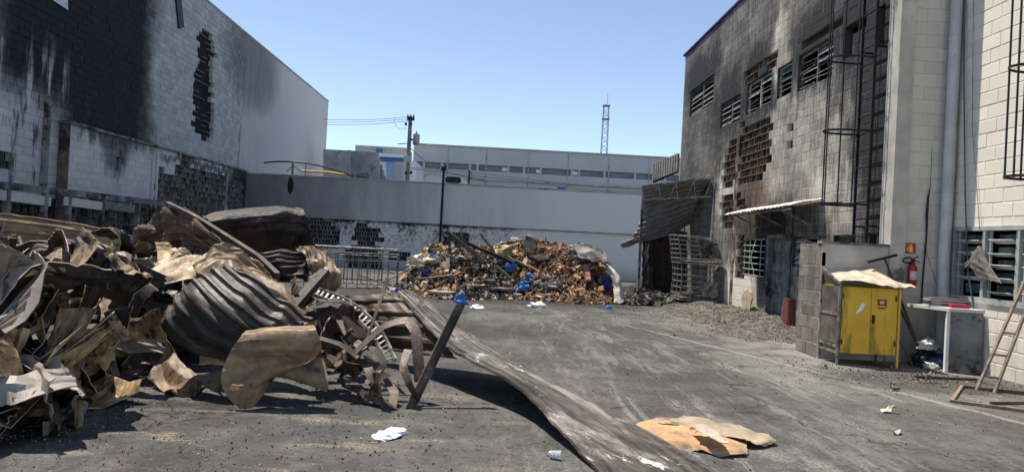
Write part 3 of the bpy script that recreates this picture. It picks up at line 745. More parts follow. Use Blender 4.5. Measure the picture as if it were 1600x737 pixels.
mb = MB(); mb.box2((XN + .005, YBK - .07, 3.931), (16, YBK + .22, 3.99)); mb.build('coping', MATS['plaster'], BW)
mb = MB(); mb.box2((XN + .005, YBK - .08, 2.101), (16, YBK + .1, 2.129)); mb.build('drip_ledge', MATS['soot_concrete'], BW)
# ================================================================ objects
def lump(c, rx, ry, rz, seed, amp=0.35, sub=3, freq=1.6, flat=True):
    """a crumpled bag or lump of rubble: a displaced ball that sits flat on its base"""
    rs = np.random.RandomState(seed)
    n1, n2 = (14, 22) if sub >= 3 else (8, 12)
    th = np.linspace(0.02, math.pi - 0.02, n1); ph = np.linspace(0, 2 * math.pi, n2, endpoint=False)
    V = np.array([[math.sin(t) * math.cos(p), math.sin(t) * math.sin(p), math.cos(t)] for t in th for p in ph])
    d = np.ones(len(V))
    for k in range(9):
        w = rs.randn(3) * freq * (1 + k * 0.4); d += amp / (1 + k * 0.35) * (np.abs(np.sin(V @ w + rs.rand() * 6)) - 0.6)
    V = V * d[:, None] * np.array([rx, ry, rz])
    if flat: V[:, 2] = np.maximum(V[:, 2], -rz * 0.45) + rz * 0.45
    V += np.array(c)
    Fc = [(i * n2 + j, (i + 1) * n2 + j, (i + 1) * n2 + (j + 1) % n2, i * n2 + (j + 1) % n2) for i in range(n1 - 1) for j in range(n2)]
    Fc += [tuple(range(n2)), tuple((n1 - 1) * n2 + q for q in range(n2 - 1, -1, -1))]
    return MB().add(V, Fc)

def chips(rng, n, place, size, flat=0.5):
    """n loose angular fragments; place() gives a point, a size factor and a material slot"""
    mb = MB()
    for _ in range(n):
        p, k, mi = place(); s = size * k * (0.35 + rng.random() ** 2 * 1.4)
        a = Vector((rng.gauss(0, 1), rng.gauss(0, 1), rng.gauss(0, 1))).normalized(); b = a.cross(Vector((rng.gauss(0, 1), rng.gauss(0, 1), rng.gauss(0, 1)))).normalized(); c = a.cross(b)
        a = a * s * rng.uniform(.5, 1.3); b = b * s * rng.uniform(.3, .9); c = c * s * rng.uniform(.1, flat)
        P = [p - a * rng.uniform(.3, .6) - b * rng.uniform(.3, .6), p + a * rng.uniform(.3, .6) - b * rng.uniform(.2, .6), p + a * rng.uniform(.2, .6) + b * rng.uniform(.3, .6), p - a * rng.uniform(.2, .6) + b * rng.uniform(.3, .6)]
        mb.add([q - c for q in P] + [q + c * rng.uniform(.3, 1) for q in P], MB.BOXF, mi)
    return mb

# ---------------------------------------------------------------- block enclosure in front of the burnt building
e0 = g(1272, 557); EX, EY = e0.x, e0.y; EZ = 1.74; EYF = EY + .72
EN = thing('block_enclosure', 'small smoke stained block enclosure wall behind the yellow cabinet', 'wall', (EX + .5, EY, 0))
matsE = dict(core=MATS['soot_concrete'], block=simple('smoked_block', (0.185, 0.16, 0.135), .9, var=.3, nscale=3, bump=.3, dirt=(.10, .09, .08), dirt_amt=.45), mortar=simple('smoked_mortar', (.42, .39, .35), .9), web=MATS['soot_concrete'])
block_wall(EN, 'side_wall', (EX, 0, 0), (0, 1, 0), (-1, 0, 0), EY - .1, EYF, 0, EZ, [], None, matsE, single=lambda u, z: True, seed=2, depth=.06)
mb = MB(); mb.box2((EX + .002, EY - .1, 0), (5.985, EY + .04, EZ)); mb.build('front_wall', MATS['plaster'], EN)
mb = MB(); mb.box2((EX + .06, EYF - .1, 0), (EX + .14, EYF, EZ - .01)); mb.build('back_end', MATS['plaster'], EN)
mb = MB(); mb.box2((EX - .015, EY - .125, EZ + .001), (5.985, EY + .05, EZ + .035)); mb.build('coping', MATS['soot_concrete'], EN)

# ---------------------------------------------------------------- yellow cabinet under its warped sheet
c1 = g(1403, 575); c0 = g(1302, 569); YC0 = (c1.y + c0.y) / 2; CX0, CX1 = c0.x + .02, c1.x + .01; CYB = EY - .14
ym = M('yellow_paint'); v = ym.obc(); xo, yo, zo = ym.sep(v)
nn = ym.noise(ym.map(v, (1, 1, .18)), 9, 6, .7); nf = ym.noise(v, 26, 5, .72); nl = ym.noise(v, 2.2, 5)
yc = ym.mix(nl.ss(.3, .7), (.70, .41, .035), (.84, .53, .055))
yc = ym.mix((nn + (zo - .9).abs() * .12 + xo.ss(-.1, -.5) * .16).ss(.56, .74) * .75, yc, (.17, .10, .035))
yc = ym.mix(nf.ss(.66, .74), yc, (.09, .06, .03))
ym.color(yc).rough(.5).bump(nf + nl * 2, .2, .006); YEL = ym.mat
CB2 = thing('yellow_cabinet', 'yellow two door metal cabinet on legs with grimy panels', 'cabinet', ((CX0 + CX1) / 2, YC0 + .3, 0))
zb, zt = .17, 1.13; xm = CX0 + .06 + (CX1 - CX0) * .46
mb = MB(); mb.box2((CX0 + .035, YC0 + .03, zb), (CX1 - .03, CYB - .05, zt)); mb.build('body', YEL, CB2)
mb = MB(); mb.box2((CX0 + .05, YC0, zb + .01), (xm - .004, YC0 + .025, zt - .01)); dl = mb.build('door', YEL, CB2)
mb = MB(); mb.box2((xm + .004, YC0, zb + .01), (CX1 - .045, YC0 + .025, zt - .01)); dr_ = mb.build('door', YEL, CB2)
for zz in (.30, .95):
    for xx, dd in ((CX0 + .052, dl), (CX1 - .075, dr_)): mb = MB(); mb.box2((xx, YC0 - .012, zz), (xx + .022, YC0 - .001, zz + .08)); mb.build('hinge', MATS['rust'], dd)
mb = MB(); mb.box2((xm + .02, YC0 - .025, .62), (xm + .05, YC0 - .001, .74)); mb.build('handle', MATS['black_metal'], dr_)
for xx, mt in ((CX0, MATS['grey_metal']), (CX1 - .025, YEL)):
    mb = MB(); mb.box2((xx, YC0 - .005, 0), (xx + .03, YC0 + .026, 1.2)); mb.build('leg', mt, CB2)
for xx in (CX0, CX1 - .03):
    mb = MB(); mb.box2((xx, CYB - .04, 0), (xx + .03, CYB - .01, 1.32)); mb.build('leg', MATS['grey_metal'], CB2)
mb = MB(); mb.box2((CX0 + .005, YC0 + .04, .30), (CX0 + .015, CYB - .05, 1.12)); mb.build('side_panel', simple('smoked_board', (.10, .085, .07), .8, var=.4, nscale=4, dirt=(.4, .38, .34), dirt_amt=.25), CB2)
for zz in (.18, .27, .72): 
    mb = MB(); mb.bar((CX0 + .012, YC0 + .03, zz), (CX0 + .012, CYB - .04, zz), .035, .035); mb.build('rail', MATS['grey_metal'], CB2)
mb = MB(); mb.bar((CX0 + .012, YC0 + .02, 1.17), (CX0 + .012, CYB - .03, 1.36), .03, .03); mb.build('rail', MATS['grey_metal'], CB2)
mb = MB(); mb.prism([ony(a, b, YC0 - .006) for a, b in ((1337, 489), (1347, 473), (1353, 475), (1349, 483), (1339, 490))], (0, .004, 0)); mb.build('torn_paper', simple('white_paper', (.75, .75, .73), .7), dl)
stk = MB(); stk.prism([ony(a, b, YC0 - .006) for a, b in ((1371, 467), (1386, 468), (1385.5, 481), (1381, 483), (1373, 482))], (0, .004, 0)); sto = stk.build('sticker', simple('red_sticker', (.42, .04, .03), .6), dr_)
stk = MB(); stk.prism([ony(a, b, YC0 - .011) for a, b in ((1374, 470), (1383, 470), (1380.5, 475), (1376, 475))], (0, .004, 0)); stk.build('sticker_emblem', simple('cream_print', (.6, .5, .3), .6), sto) if False else stk.build('emblem', simple('cream_print', (.6, .5, .3), .6), dr_)
stk = MB(); stk.prism([ony(a, b, YC0 - .011) for a, b in ((1373.5, 477.5), (1384, 478), (1384, 480), (1373.5, 479.5))], (0, .004, 0)); stk.build('emblem_line', simple('cream_print', (.6, .5, .3), .6), dr_)

# ---------------------------------------------------------------- sheets drawn from control points
def spline(P, n):
    """cubic through the control rows"""
    P = np.asarray(P, float); k = len(P)
    t = np.linspace(0, k - 1, n); i = np.clip(t.astype(int), 0, k - 2); f = (t - i)[:, None]
    f = f.reshape((-1,) + (1,) * (P.ndim - 1))
    g0 = P[np.clip(i - 1, 0, k - 1)]; g1 = P[i]; g2 = P[i + 1]; g3 = P[np.clip(i + 2, 0, k - 1)]
    return 0.5 * ((2 * g1) + (-g0 + g2) * f + (2 * g0 - 5 * g1 + 4 * g2 - g3) * f ** 2 + (-g0 + 3 * g1 - 3 * g2 + g3) * f ** 3)
def normals(G_):
    du = np.gradient(G_, axis=0); dv = np.gradient(G_, axis=1); n = np.cross(du, dv); return n / (np.linalg.norm(n, axis=2, keepdims=True) + 1e-9)
def trap(t):     # trapezoid rib profile
    t = t % 1.0; return np.clip(np.minimum((t - .55) / .1, (1.0 - t) / .1), 0, 1)
def crumple_h(U, V, seed, amp, freq):
    rs = np.random.RandomState(seed); h = np.zeros_like(U)
    for k in range(7):
        a = rs.rand() * math.pi; q = (U * math.cos(a) + V * math.sin(a)) * freq * (0.6 + rs.rand() * 1.6) + rs.rand() * 9
        h += amp / (1 + k * .5) * (np.abs((q % 2) - 1) - .5)
    return h
def grid_sheet(G_, th, m_top=0, m_bot=1, m_edge=0, ragged=0.0, seed=0):
    nu, nv = G_.shape[:2]
    if ragged:
        rs = np.random.RandomState(seed)
        for sl in ((0, slice(None)), (nu - 1, slice(None)), (slice(None), 0), (slice(None), nv - 1)):
            inner = {0: 1, nu - 1: nu - 2}
            A = G_[sl]; 
            if sl[0] == 0 and not isinstance(sl[0], slice): B_ = G_[1, :]
            elif isinstance(sl[0], slice): B_ = G_[:, 1] if sl[1] == 0 else G_[:, nv - 2]
            else: B_ = G_[nu - 2, :]
            A += (A - B_) * (rs.rand(len(A), 1) - .5) * ragged
    N_ = normals(G_); T = G_ + N_ * th / 2; B = G_ - N_ * th / 2
    mb = MB(); V = np.concatenate([T.reshape(-1, 3), B.reshape(-1, 3)]); o = nu * nv
    ft = [(i * nv + j, (i + 1) * nv + j, (i + 1) * nv + j + 1, i * nv + j + 1) for i in range(nu - 1) for j in range(nv - 1)]
    mb.add(V, ft, m_top, 0.5)
    k = len(mb.f)
    for f in ft: mb.f.append(tuple(q + o for q in f[::-1])); mb.m.append(m_bot); mb.r.append(.5)
    ring = [(i, 0) for i in range(nu)] + [(nu - 1, j) for j in range(1, nv)] + [(i, nv - 1) for i in range(nu - 2, -1, -1)] + [(0, j) for j in range(nv - 2, 0, -1)]
    for a, b in zip(ring, ring[1:] + ring[:1]):
        p, q = a[0] * nv + a[1], b[0] * nv + b[1]; mb.f.append((q, p, p + o, q + o)); mb.m.append(m_edge); mb.r.append(.5)
    return mb
def patch(ctrl, nu, nv, th=.008, rib=0.0, nrib=6, axis='v', amp=0.0, freq=5, seed=0, ragged=0.0, world=False, mats=(0, 1, 0)):
    """ctrl rows of (px, py, depth); ribs run along u when axis='v'"""
    C = np.array([[tuple(p) if world else tuple(ony(*p)) for p in row] for row in ctrl])
    G_ = spline(C, nu); G_ = np.transpose(spline(np.transpose(G_, (1, 0, 2)), nv), (1, 0, 2))
    N_ = normals(G_)
    if ((np.array([0, 0, H]) - G_) * N_).sum() < 0: G_ = G_[:, ::-1].copy(); N_ = normals(G_)   # painted side outwards
    uu, vv = np.meshgrid(np.linspace(0, 1, nu), np.linspace(0, 1, nv), indexing='ij')
    h = np.zeros((nu, nv))
    if rib: h += rib * trap((vv if axis == 'v' else uu) * nrib)
    if amp:
        Lu = np.linalg.norm(np.diff(G_[:, nv // 2], axis=0), axis=1).sum(); Lv = np.linalg.norm(np.diff(G_[nu // 2], axis=0), axis=1).sum()
        h += crumple_h(uu * Lu, vv * Lv, seed, amp, freq)
    if amp:
        rs = np.random.RandomState(seed + 5); ku, kv = max(4, int(Lu / .13)), max(4, int(Lv / .13)); Z = rs.randn(ku, kv) * amp * 1.0
        au, av = uu * (ku - 1), vv * (kv - 1); iu, iv = np.clip(au.astype(int), 0, ku - 2), np.clip(av.astype(int), 0, kv - 2); fu, fv = au - iu, av - iv
        h += np.where(fu + fv < 1, Z[iu, iv] * (1 - fu - fv) + Z[iu + 1, iv] * fu + Z[iu, iv + 1] * fv, Z[iu + 1, iv + 1] * (fu + fv - 1) + Z[iu + 1, iv] * (1 - fv) + Z[iu, iv + 1] * (1 - fu))
    return grid_sheet(G_ + N_ * h[..., None], th, *mats, ragged=ragged, seed=seed)
TAN = m_sheet('scorched_tan_sheet', (0.60, 0.45, 0.235), lo=.50, hi=.62, ash=.3, rust=.85)
TAN2 = m_sheet('clean_tan_sheet', (0.36, 0.25, 0.13), lo=.52, hi=.66, rust=.75, ash=.08, streak=.4)
YELS = m_sheet('yellowed_sheet', (0.64, 0.48, 0.235), lo=.51, hi=.61, rust=.85, ash=.3)
BLK = m_sheet('charred_sheet', (0.026, 0.023, 0.021), lo=.45, hi=.58, ash=.10, rough=.62, rust=.25)
BRN = m_sheet('browned_sheet', (0.065, 0.043, 0.029), lo=.50, hi=.62, ash=.10, rough=.5, rust=.6)
GRY = m_sheet('ashen_sheet', (0.27, 0.245, 0.215), lo=.55, hi=.72, rust=.4, ash=.5, streak=.6)
TAN3 = m_sheet('brown_tan_sheet', (0.24, 0.17, 0.09), lo=.50, hi=.61, rust=.7, ash=.10)
DST = m_sheet('dusty_sheet_and_lit_edge', (0.50, 0.42, 0.31), lo=.66, hi=.8, rust=.5, ash=.6)
WHT = m_sheet('chalky_sheet', (0.62, 0.58, 0.50), lo=.68, hi=.8, rust=.4, ash=.3)

zc_ = lambda x, y, z: Vector((x, y, z))
CAN = [[zc_(CX0 - .02, YC0 - .1, 1.19), zc_(xm, YC0 - .14, 1.20), zc_(CX1 - .1, YC0 - .16, 1.17), zc_(CX1 + .13, YC0 - .14, 1.17)],
       [zc_(CX0 + .02, YC0 + .2, 1.22), zc_(xm, YC0 + .2, 1.29), zc_(CX1 - .1, YC0 + .2, 1.27), zc_(CX1 + .1, YC0 + .18, 1.20)],
       [zc_(CX0 + .05, CYB - .05, 1.28), zc_(xm, CYB - .02, 1.36), zc_(CX1 - .15, CYB - .02, 1.39), zc_(CX1 + .02, CYB - .04, 1.30)]]
o = patch(CAN, 16, 30, .006, amp=.012, freq=6, seed=3, ragged=.8, world=True).build('sheet_canopy', [DST, BRN], None, 40, loc=(xm, YC0 + .3, 1.2))
tag(o, 'warped dusty tan metal sheet lying over the yellow cabinet', 'metal sheet')
for k, (a, b, dp) in enumerate((((1306, 441), (1322, 446), YC0 - .04),)):
    pass

# ---------------------------------------------------------------- tools leaning on the return wall
SQ = thing('floor_squeegee', 'long handled squeegee leaning upside down behind the yellow cabinet', 'squeegee', g(1447, 572))
t0 = g(1447, 572, .01); hd = ony(1382, 403, 11.05)
mb = MB(); mb.tube([t0, t0.lerp(hd, .5) + Vector((0, 0, .01)), hd], .016, 8); mb.build('handle', MATS['rust'], SQ, 60)
mb = MB(); mb.bar(ony(1357, 409, 11.03), ony(1401, 398, 11.06), .045, .035); mb.build('head', MATS['black_metal'], SQ)
mb = MB(); mb.tube([g(1449, 571, .02), ony(1404, 476, 11.1)], .02, 8); tag(mb.build('steel_bar', MATS['rust'], None, 60, loc=g(1449, 571)), 'dark rusty steel bar leaning beside the squeegee handle', 'bar')
mb = MB(); mb.tube([g(1426, 571, .02), ony(1403, 528, 11.05)], .012, 8); tag(mb.build('short_rod', MATS['rust'], None, 60, loc=g(1426, 571)), 'short thin rusty rod leaning low beside the cabinet leg', 'rod')

# ---------------------------------------------------------------- extinguisher, signs, cable, drainpipe on the return wall
YX = YB - .09
ex = ony(1424.5, 447, YX); s_ = YX / F
RED = simple('red_enamel', (0.36, 0.018, 0.022), .3, var=.15, nscale=6, bump=.03, dirt=(.12, .02, .02), dirt_amt=.25)
FE = thing('fire_extinguisher', 'red fire extinguisher with black hose hanging on the block wall', 'fire extinguisher', ex)
mb = MB(); mb.lathe(ex, [(.052, 0), (.062, .012), (.066, .03), (.066, .27), (.06, .30), (.04, .325), (.022, .34), (.02, .36)], 20); mb.build('cylinder', RED, FE, 40)
mb = MB(); n = 9; a0, a1 = -2.5, -.75
V = [ex + Vector((.0675 * math.cos(a), .0675 * math.sin(a), z)) for z in (.10, .23) for a in np.linspace(a0, a1, n)]
V += [ex + Vector((.064 * math.cos(a), .064 * math.sin(a), z)) for z in (.10, .23) for a in np.linspace(a0, a1, n)]
mb.add(V, [(q, q + 1, q + n + 1, q + n) for q in range(n - 1)] + [(q + 2 * n, q + 3 * n, q + 3 * n + 1, q + 2 * n + 1) for q in range(n - 1)]); mb.build('label', simple('printed_label', (.55, .50, .48), .5, var=.3, nscale=30), FE)
mb = MB(); mb.lathe(ex, [(.024, .345), (.028, .36), (.026, .40), (.014, .41)], 10); mb.build('valve', MATS['black_metal'], FE, 40)
mb = MB(); mb.bar(ex + Vector((-.01, 0, .40)), ex + Vector((.10, -.02, .37)), .018, .012); mb.build('lever', MATS['black_metal'], FE)
mb = MB(); mb.bar(ex + Vector((-.01, 0, .415)), ex + Vector((.075, -.02, .455)), .018, .012); mb.build('grip', MATS['black_metal'], FE)
mb = MB(); mb.tube([ex + Vector(q) for q in ((0, 0, .385), (-.05, -.02, .43), (-.11, -.02, .43), (-.16, -.01, .395), (-.15, 0, .365), (-.09, -.01, .35), (-.055, -.01, .34))], .012, 8); mb.build('hose', MATS['black_metal'], FE, 60)
mb = MB(); mb.box2((ex.x - .02, YX + .05, ex.z + .33), (ex.x + .02, YB - .006, ex.z + .37)); mb.build('bracket', MATS['black_metal'], FE)
sg = MB(); P = [ony(a, b, YB - .018) for a, b in ((1414.5, 379), (1431, 379.5), (1431, 396), (1414.5, 395.5))]; sg.prism(P, (0, .008, 0))
SG = thing('fire_sign', 'square red sign with a yellow extinguisher picture on the block wall', 'sign', P[3])
sg.build('plate', simple('sign_red', (.50, .07, .03), .5, var=.1), SG)
gy_ = simple('sign_yellow', (.75, .55, .22), .5, var=.1)
mb = MB(); mb.prism([ony(a, b, YB - .023) for a, b in ((1421.5, 384.5), (1425, 383.5), (1426, 386), (1426, 394), (1420.8, 394), (1420.8, 386))], (0, .004, 0)); mb.build('pictogram_body', gy_, SG)
mb = MB(); mb.tube([ony(a, b, YB - .023) for a, b in ((1421.5, 385.5), (1418.5, 387), (1417.8, 391))], .008, 6); mb.build('pictogram_hose', gy_, SG)
mb = MB(); mb.bar(ony(1420, 382.5, YB - .021), ony(1425.5, 381.8, YB - .021), .004, .012, up=(0, 0, 1)); mb.build('pictogram_lever', gy_, SG)
NT = thing('paper_notice', 'white paper notice with a small dark symbol taped to the wall', 'notice', ony(1400, 432, YB))
mb = MB(); mb.prism([ony(a, b, YB - .012) for a, b in ((1391.5, 414.5), (1409, 415), (1409, 433), (1391.5, 432.5))], (0, .005, 0)); mb.build('sheet', simple('notice_paper', (.62, .61, .58), .7, var=.08), NT)
mb = MB(); mb.prism([ony(a, b, YB - .016) for a, b in ((1392, 415.5), (1408.5, 416), (1408.5, 419), (1392, 418.5))], (0, .003, 0)); mb.build('heading', simple('faded_red_print', (.45, .25, .23), .7), NT)
mb = MB(); mb.prism([ony(a, b, YB - .016) for a, b in ((1398.5, 428), (1400.3, 423), (1402, 428))], (0, .003, 0)); mb.build('symbol', MATS['black_metal'], NT)
mb = MB(); rr = random.Random(2)
pts = [(1456, 230), (1453, 290), (1451, 308), (1449, 335), (1447.5, 365), (1446, 385), (1443, 420), (1441, 450), (1440, 478)]
mb.tube([ony(a, b, YB - .03) + Vector((rr.uniform(-.006, .006), 0, 0)) for a, b in pts], [.003, .004, .014, .02, .012, .014, .012, .012, .012], 7)
tag(mb.build('burnt_cable', MATS['black_metal'], None, 60, loc=ony(1440, 478, YB)), 'charred black cable hanging down the grey return wall', 'cable')
mb = MB(); mb.tube([ony(1428, 406, YB - .012), ony(1446, 388, YB - .02), ony(1463, 444, YB - .012)], .0035, 5); tag(mb.build('thin_wire', MATS['grey_metal'], None, 60, loc=ony(1446, 388, YB)), 'thin grey wire hung over the charred cable', 'wire')
PVC = simple('grey_drainpipe', (0.50, 0.495, 0.475), .45, var=.12, nscale=3, bump=.08, dirt=(.25, .25, .25), dirt_amt=.3)
DP = thing('drainpipe', 'thick pale grey drainpipe in the corner of the block walls', 'pipe', ony(1468, 560, YB - .12))
xp0, xp1 = ony(1481, 300, YB - .12), ony(1468, 555, YB - .12)
mb = MB(); mb.tube([(xp0.x, YB - .12, ZR), (xp0.x, YB - .12, xp0.z), (xp0.x - .01, YB - .12, 1.6), (xp1.x + .02, YB - .12, .9), (xp1.x + .02, YB - .12, 0)], .082, 20); mb.build('pipe', PVC, DP, 50)
for zz in (4.9, 2.6):
    mb = MB(); mb.lathe((xp0.x, YB - .12, zz), [(.087, 0), (.087, .05)], 20); mb.build('bracket', PVC, DP, 40)
mb = MB(); mb.tube([onx(a, b, XC - .05) for a, b in ((1507, -30), (1506, 120), (1508, 300), (1512, 420), (1521, 480), (1518, 530), (1511, 570))], .011, 7)
tag(mb.build('hanging_cable', simple('blue_grey_cable', (.06, .10, .13), .5), None, 60, loc=onx(1511, 570, XC)), 'blue grey cable hanging beside the wide louvre window', 'cable')
mb = MB(); mb.tube([onx(a, b, XC - .03) for a, b in ((1521, -30), (1519, 200), (1530, 345), (1531, 362))], .005, 6)
tag(mb.build('thin_cable', MATS['grey_metal'], None, 60, loc=onx(1531, 362, XC)), 'thin dark cable running down the cream block wall', 'cable')

# torn netting caught in the wide window
NET = simple('grey_netting', (.13, .12, .105), .9, var=.4, nscale=14, bump=.5)
nt = patch([[onx(1527, 385, XC - .06), onx(1531, 384, XC - .07), onx(1534, 386, XC - .06)], [onx(1516, 410, XC - .07), onx(1533, 415, XC - .11), onx(1545, 412, XC - .07)], [onx(1534, 441, XC - .06), onx(1548, 438, XC - .11), onx(1566, 443, XC - .08)]], 14, 22, .004, amp=.008, freq=8, seed=8, ragged=.8, world=True)
tag(nt.build('torn_net', NET, None, None, loc=onx(1534, 441, XC)), 'torn grey net caught in the wide louvre window', 'net')
nt = patch([[onx(1527, 386, XC - .06), onx(1530, 388, XC - .07)], [onx(1510, 408, XC - .08), onx(1514, 412, XC - .09)], [onx(1496, 420, XC - .05), onx(1500, 424, XC - .06)]], 12, 6, .004, amp=.012, freq=14, seed=9, ragged=1.4, world=True)
tag(nt.build('net_strip', NET, None, None, loc=onx(1500, 424, XC)), 'narrow twisted strip of net tied across the window frame', 'net')

# ---------------------------------------------------------------- caged ladders
def cage_ladder(name, label, X, y0, y1, zlo, ztop, hoops, rad, zr0):
    o = thing(name, label, 'ladder', (X, (y0 + y1) / 2, zr0)); m = MATS['black_metal']
    xr = X - .18; yc = (y0 + y1) / 2
    for yy in (y0, y1):
        mb = MB(); mb.box2((xr - .022, yy - .009, zr0), (xr + .022, yy + .009, ztop)); mb.build('rail', m, o)
    z = zr0 + .15
    while z < ztop:
        mb = MB(); mb.tube([(xr, y0, z), (xr, y1, z)], .012, 8); mb.build('rung', m, o, 50); z += .28
    hp_ = []
    for z in hoops:
        pts = [(xr, y0, z)] + [(xr - rad * 2 * math.sin(a), yc - (yc - y0) * math.cos(a) * (1 + .5 * math.sin(a)), z) for a in np.linspace(.15, math.pi - .15, 11)] + [(xr, y1, z)]
        mb = MB(); mb.sweep(pts, [(-.004, -.016), (.004, -.016), (.004, .016), (-.004, .016)]); mb.build('hoop', m, o); hp_ = pts
    for k in (2, 5, 8, 10):
        p = hp_[k]; mb = MB(); mb.box2((p[0] - .009, p[1] - .009, hoops[0] - .02), (p[0] + .009, p[1] + .009, ztop)); mb.build('cage_bar', m, o)
    for z in (zr0 + .3, (zr0 + ztop) / 2, ztop - .5):
        for yy in (y0, y1): mb = MB(); mb.box2((xr + .031, yy - .015, z), (X - .004, yy + .015, z + .03)); mb.build('wall_bracket', m, o)
    return o
ya = XA * F / (1372 - 775); 
cage_ladder('caged_ladder', 'black steel ladder with round safety cage on the sooty wall', XA, 11.72, 12.16, 0, ZR, (2.40, 3.58, 4.76, 5.94, 7.1), .34, 1.75)
cage_ladder('caged_ladder', 'dark steel ladder with safety cage on the cream block wall', XC, 8.62, 9.06, 0, ZR, (2.62, 3.95, 5.3, 6.6), .30, 2.2)

# ---------------------------------------------------------------- door canopy, board, red drawers
DC = thing('door_canopy', 'small corrugated canopy over the burnt doorway', 'canopy', (XA, 15.5, 2.45))
y0c, y1c = 13.7, 17.4
mb = patch([[Vector((XA - .02, y1c, 2.60)), Vector((XA - .35, y1c, 2.52)), Vector((5.36, y1c + .05, 2.41))], [Vector((XA - .02, 15.6, 2.60)), Vector((XA - .35, 15.6, 2.52)), Vector((5.38, 15.6, 2.43))], [Vector((XA - .02, y0c, 2.62)), Vector((XA - .35, y0c, 2.56)), Vector((5.42, y0c, 2.47))]], 90, 8, .012, rib=.016, nrib=22, axis='u', amp=.006, seed=2, world=True)
mb.build('roof_sheet', [WHT, GRY], DC)
for yy in (14.2, 15.6, 17.0):
    mb = MB(); mb.bar((XA - .01, yy, 2.12), (5.45, yy, 2.40), .03, .03); mb.build('bracket', MATS['grey_metal'], DC)
mb = MB(); mb.bar((5.45, y0c, 2.40), (5.45, y1c, 2.38), .03, .03); mb.build('edge_rail', MATS['grey_metal'], DC)
mb = MB(); cb = onx(1167, 470, XA - .12); mb.prism([onx(a, b, XA - .16) for a, b in ((1159, 480), (1158, 466), (1161, 456), (1168, 452), (1174, 457), (1175, 466), (1171, 482))], (.03, 0, 0))
tag(mb.build('rounded_board', simple('singed_wood', (.42, .34, .24), .7, dirt=(.12, .1, .08), dirt_amt=.3), None, loc=onx(1167, 481, XA - .16)), 'rounded tan board leaning on the wall under the grille', 'board')
RD = thing('red_drawer_unit', 'small red two drawer unit standing behind the block enclosure', 'drawers', (5.8, 14.9, .1)); a = ony(1227, 515, 14.9)
RDM = simple('dull_red_metal', (.17, .05, .038), .7, var=.3, nscale=5, dirt=(.06, .04, .03), dirt_amt=.45)
x0 = a.x; mb = MB(); mb.box2((x0, 14.82, .10), (x0 + .5, 15.1, .66)); mb.build('case', RDM, RD)
for zz in (.10, .38): mb = MB(); mb.box2((x0 + .015, 14.795, zz + .02), (x0 + .485, 14.819, zz + .27)); mb.build('drawer', RDM, RD)

# ---------------------------------------------------------------- counter with clutter
CT = thing('stone_counter', 'slab counter with sunlit edge coloured white and dark stained end panel by the corner', 'counter', (6.5, 10.5, 0))
A_, B_, C_ = Vector((6.18, 11.02, 0)), Vector((6.44, 10.34, 0)), Vector((6.875, 10.24, 0)); ztp = .86
top = [A_ + Vector((-.01, 0, ztp)), B_ + Vector((-.02, -.02, ztp)), C_ + Vector((-.01, -.02, ztp)), Vector((6.875, 11.05, ztp)), Vector((6.62, 11.03, ztp))]
mb = MB(); mb.prism(top, (0, 0, .045)); mb.build('slab', MATS['pale_plaster'], CT)
pn = simple('stained_panel', (.17, .165, .155), .8, var=.35, nscale=3, bump=.2, dirt=(.035, .035, .035), dirt_amt=.5)
d = (C_ - B_).normalized(); n_ = Vector((-d.y, d.x, 0))
mb = MB(); mb.frame_box(B_ + d * .012, d * ((C_ - B_).length - .025), n_ * .05, (0, 0, ztp - .002)); mb.build('end_panel', pn, CT)
mb = MB(); mb.frame_box(B_ - d * .03 + n_ * -.004, d * .04, n_ * .07, (0, 0, ztp - .003)); mb.build('panel_edge', simple('sunlit_edge_white', (.72, .71, .68), .8, var=.1, dirt=(.3, .28, .26), dirt_amt=.2), CT)  # sunlit end of the panel, its brightness put into the colour
for k in range(6):
    mb = MB(); q = ony(1447 + k * 1.0, 480, 10.75); mb.frame_box((6.30 + .015 * (k % 3), 10.62, ztp + .047 + k * .021), Vector((.50, -.02 * k, 0)), Vector((.05, .26, 0)), (0, 0, .016))
    tag(mb.build('grey_board', MATS['grey_metal'] if k % 2 else MATS['plaster'], None, loc=(6.5, 10.7, ztp + .046 + k * .021)), 'flat grey board in the stack on the slab counter', 'board', 'boards stacked on the counter')
mb = MB(); mb.frame_box((6.50, 10.40, ztp + .046), (.24, -.03, 0), (.02, .10, 0), (0, 0, .05)); ob = mb.build('red_case', simple('red_plastic', (.40, .02, .05), .4), None, loc=(6.6, 10.42, ztp + .046)); tag(ob, 'small bright red case on the edge of the slab counter', 'case')
BAGW = simple('grimy_white_bag', (.55, .54, .52), .5, var=.25, nscale=8, bump=.3, dirt=(.15, .14, .13), dirt_amt=.4)
BAGK = simple('black_bag', (.02, .02, .022), .4, var=.4, nscale=8, bump=.3)
for (c, r_, mt, lb, sd) in (((6.42, 10.85, .0), (.22, .16, .16), BAGK, 'crumpled black bag on the floor under the slab counter', 1), ((6.42, 10.80, .26), (.14, .12, .10), BAGW, 'dusty clear plastic bag on top of the black bag', 2), ((6.38, 10.62, .0), (.10, .09, .06), BAGW, 'small white bundle lying before the black bag', 3), ((6.62, 10.75, 0), (.2, .15, .12), simple('navy_cloth', (.03, .05, .10), .8), 'dark blue cloth heaped under the slab counter', 4)):
    tag(lump(c, *r_, sd).build('plastic_bag' if 'bag' in lb else 'cloth_bundle', mt, None, 50, loc=c), lb, 'bag' if 'bag' in lb else 'bundle')
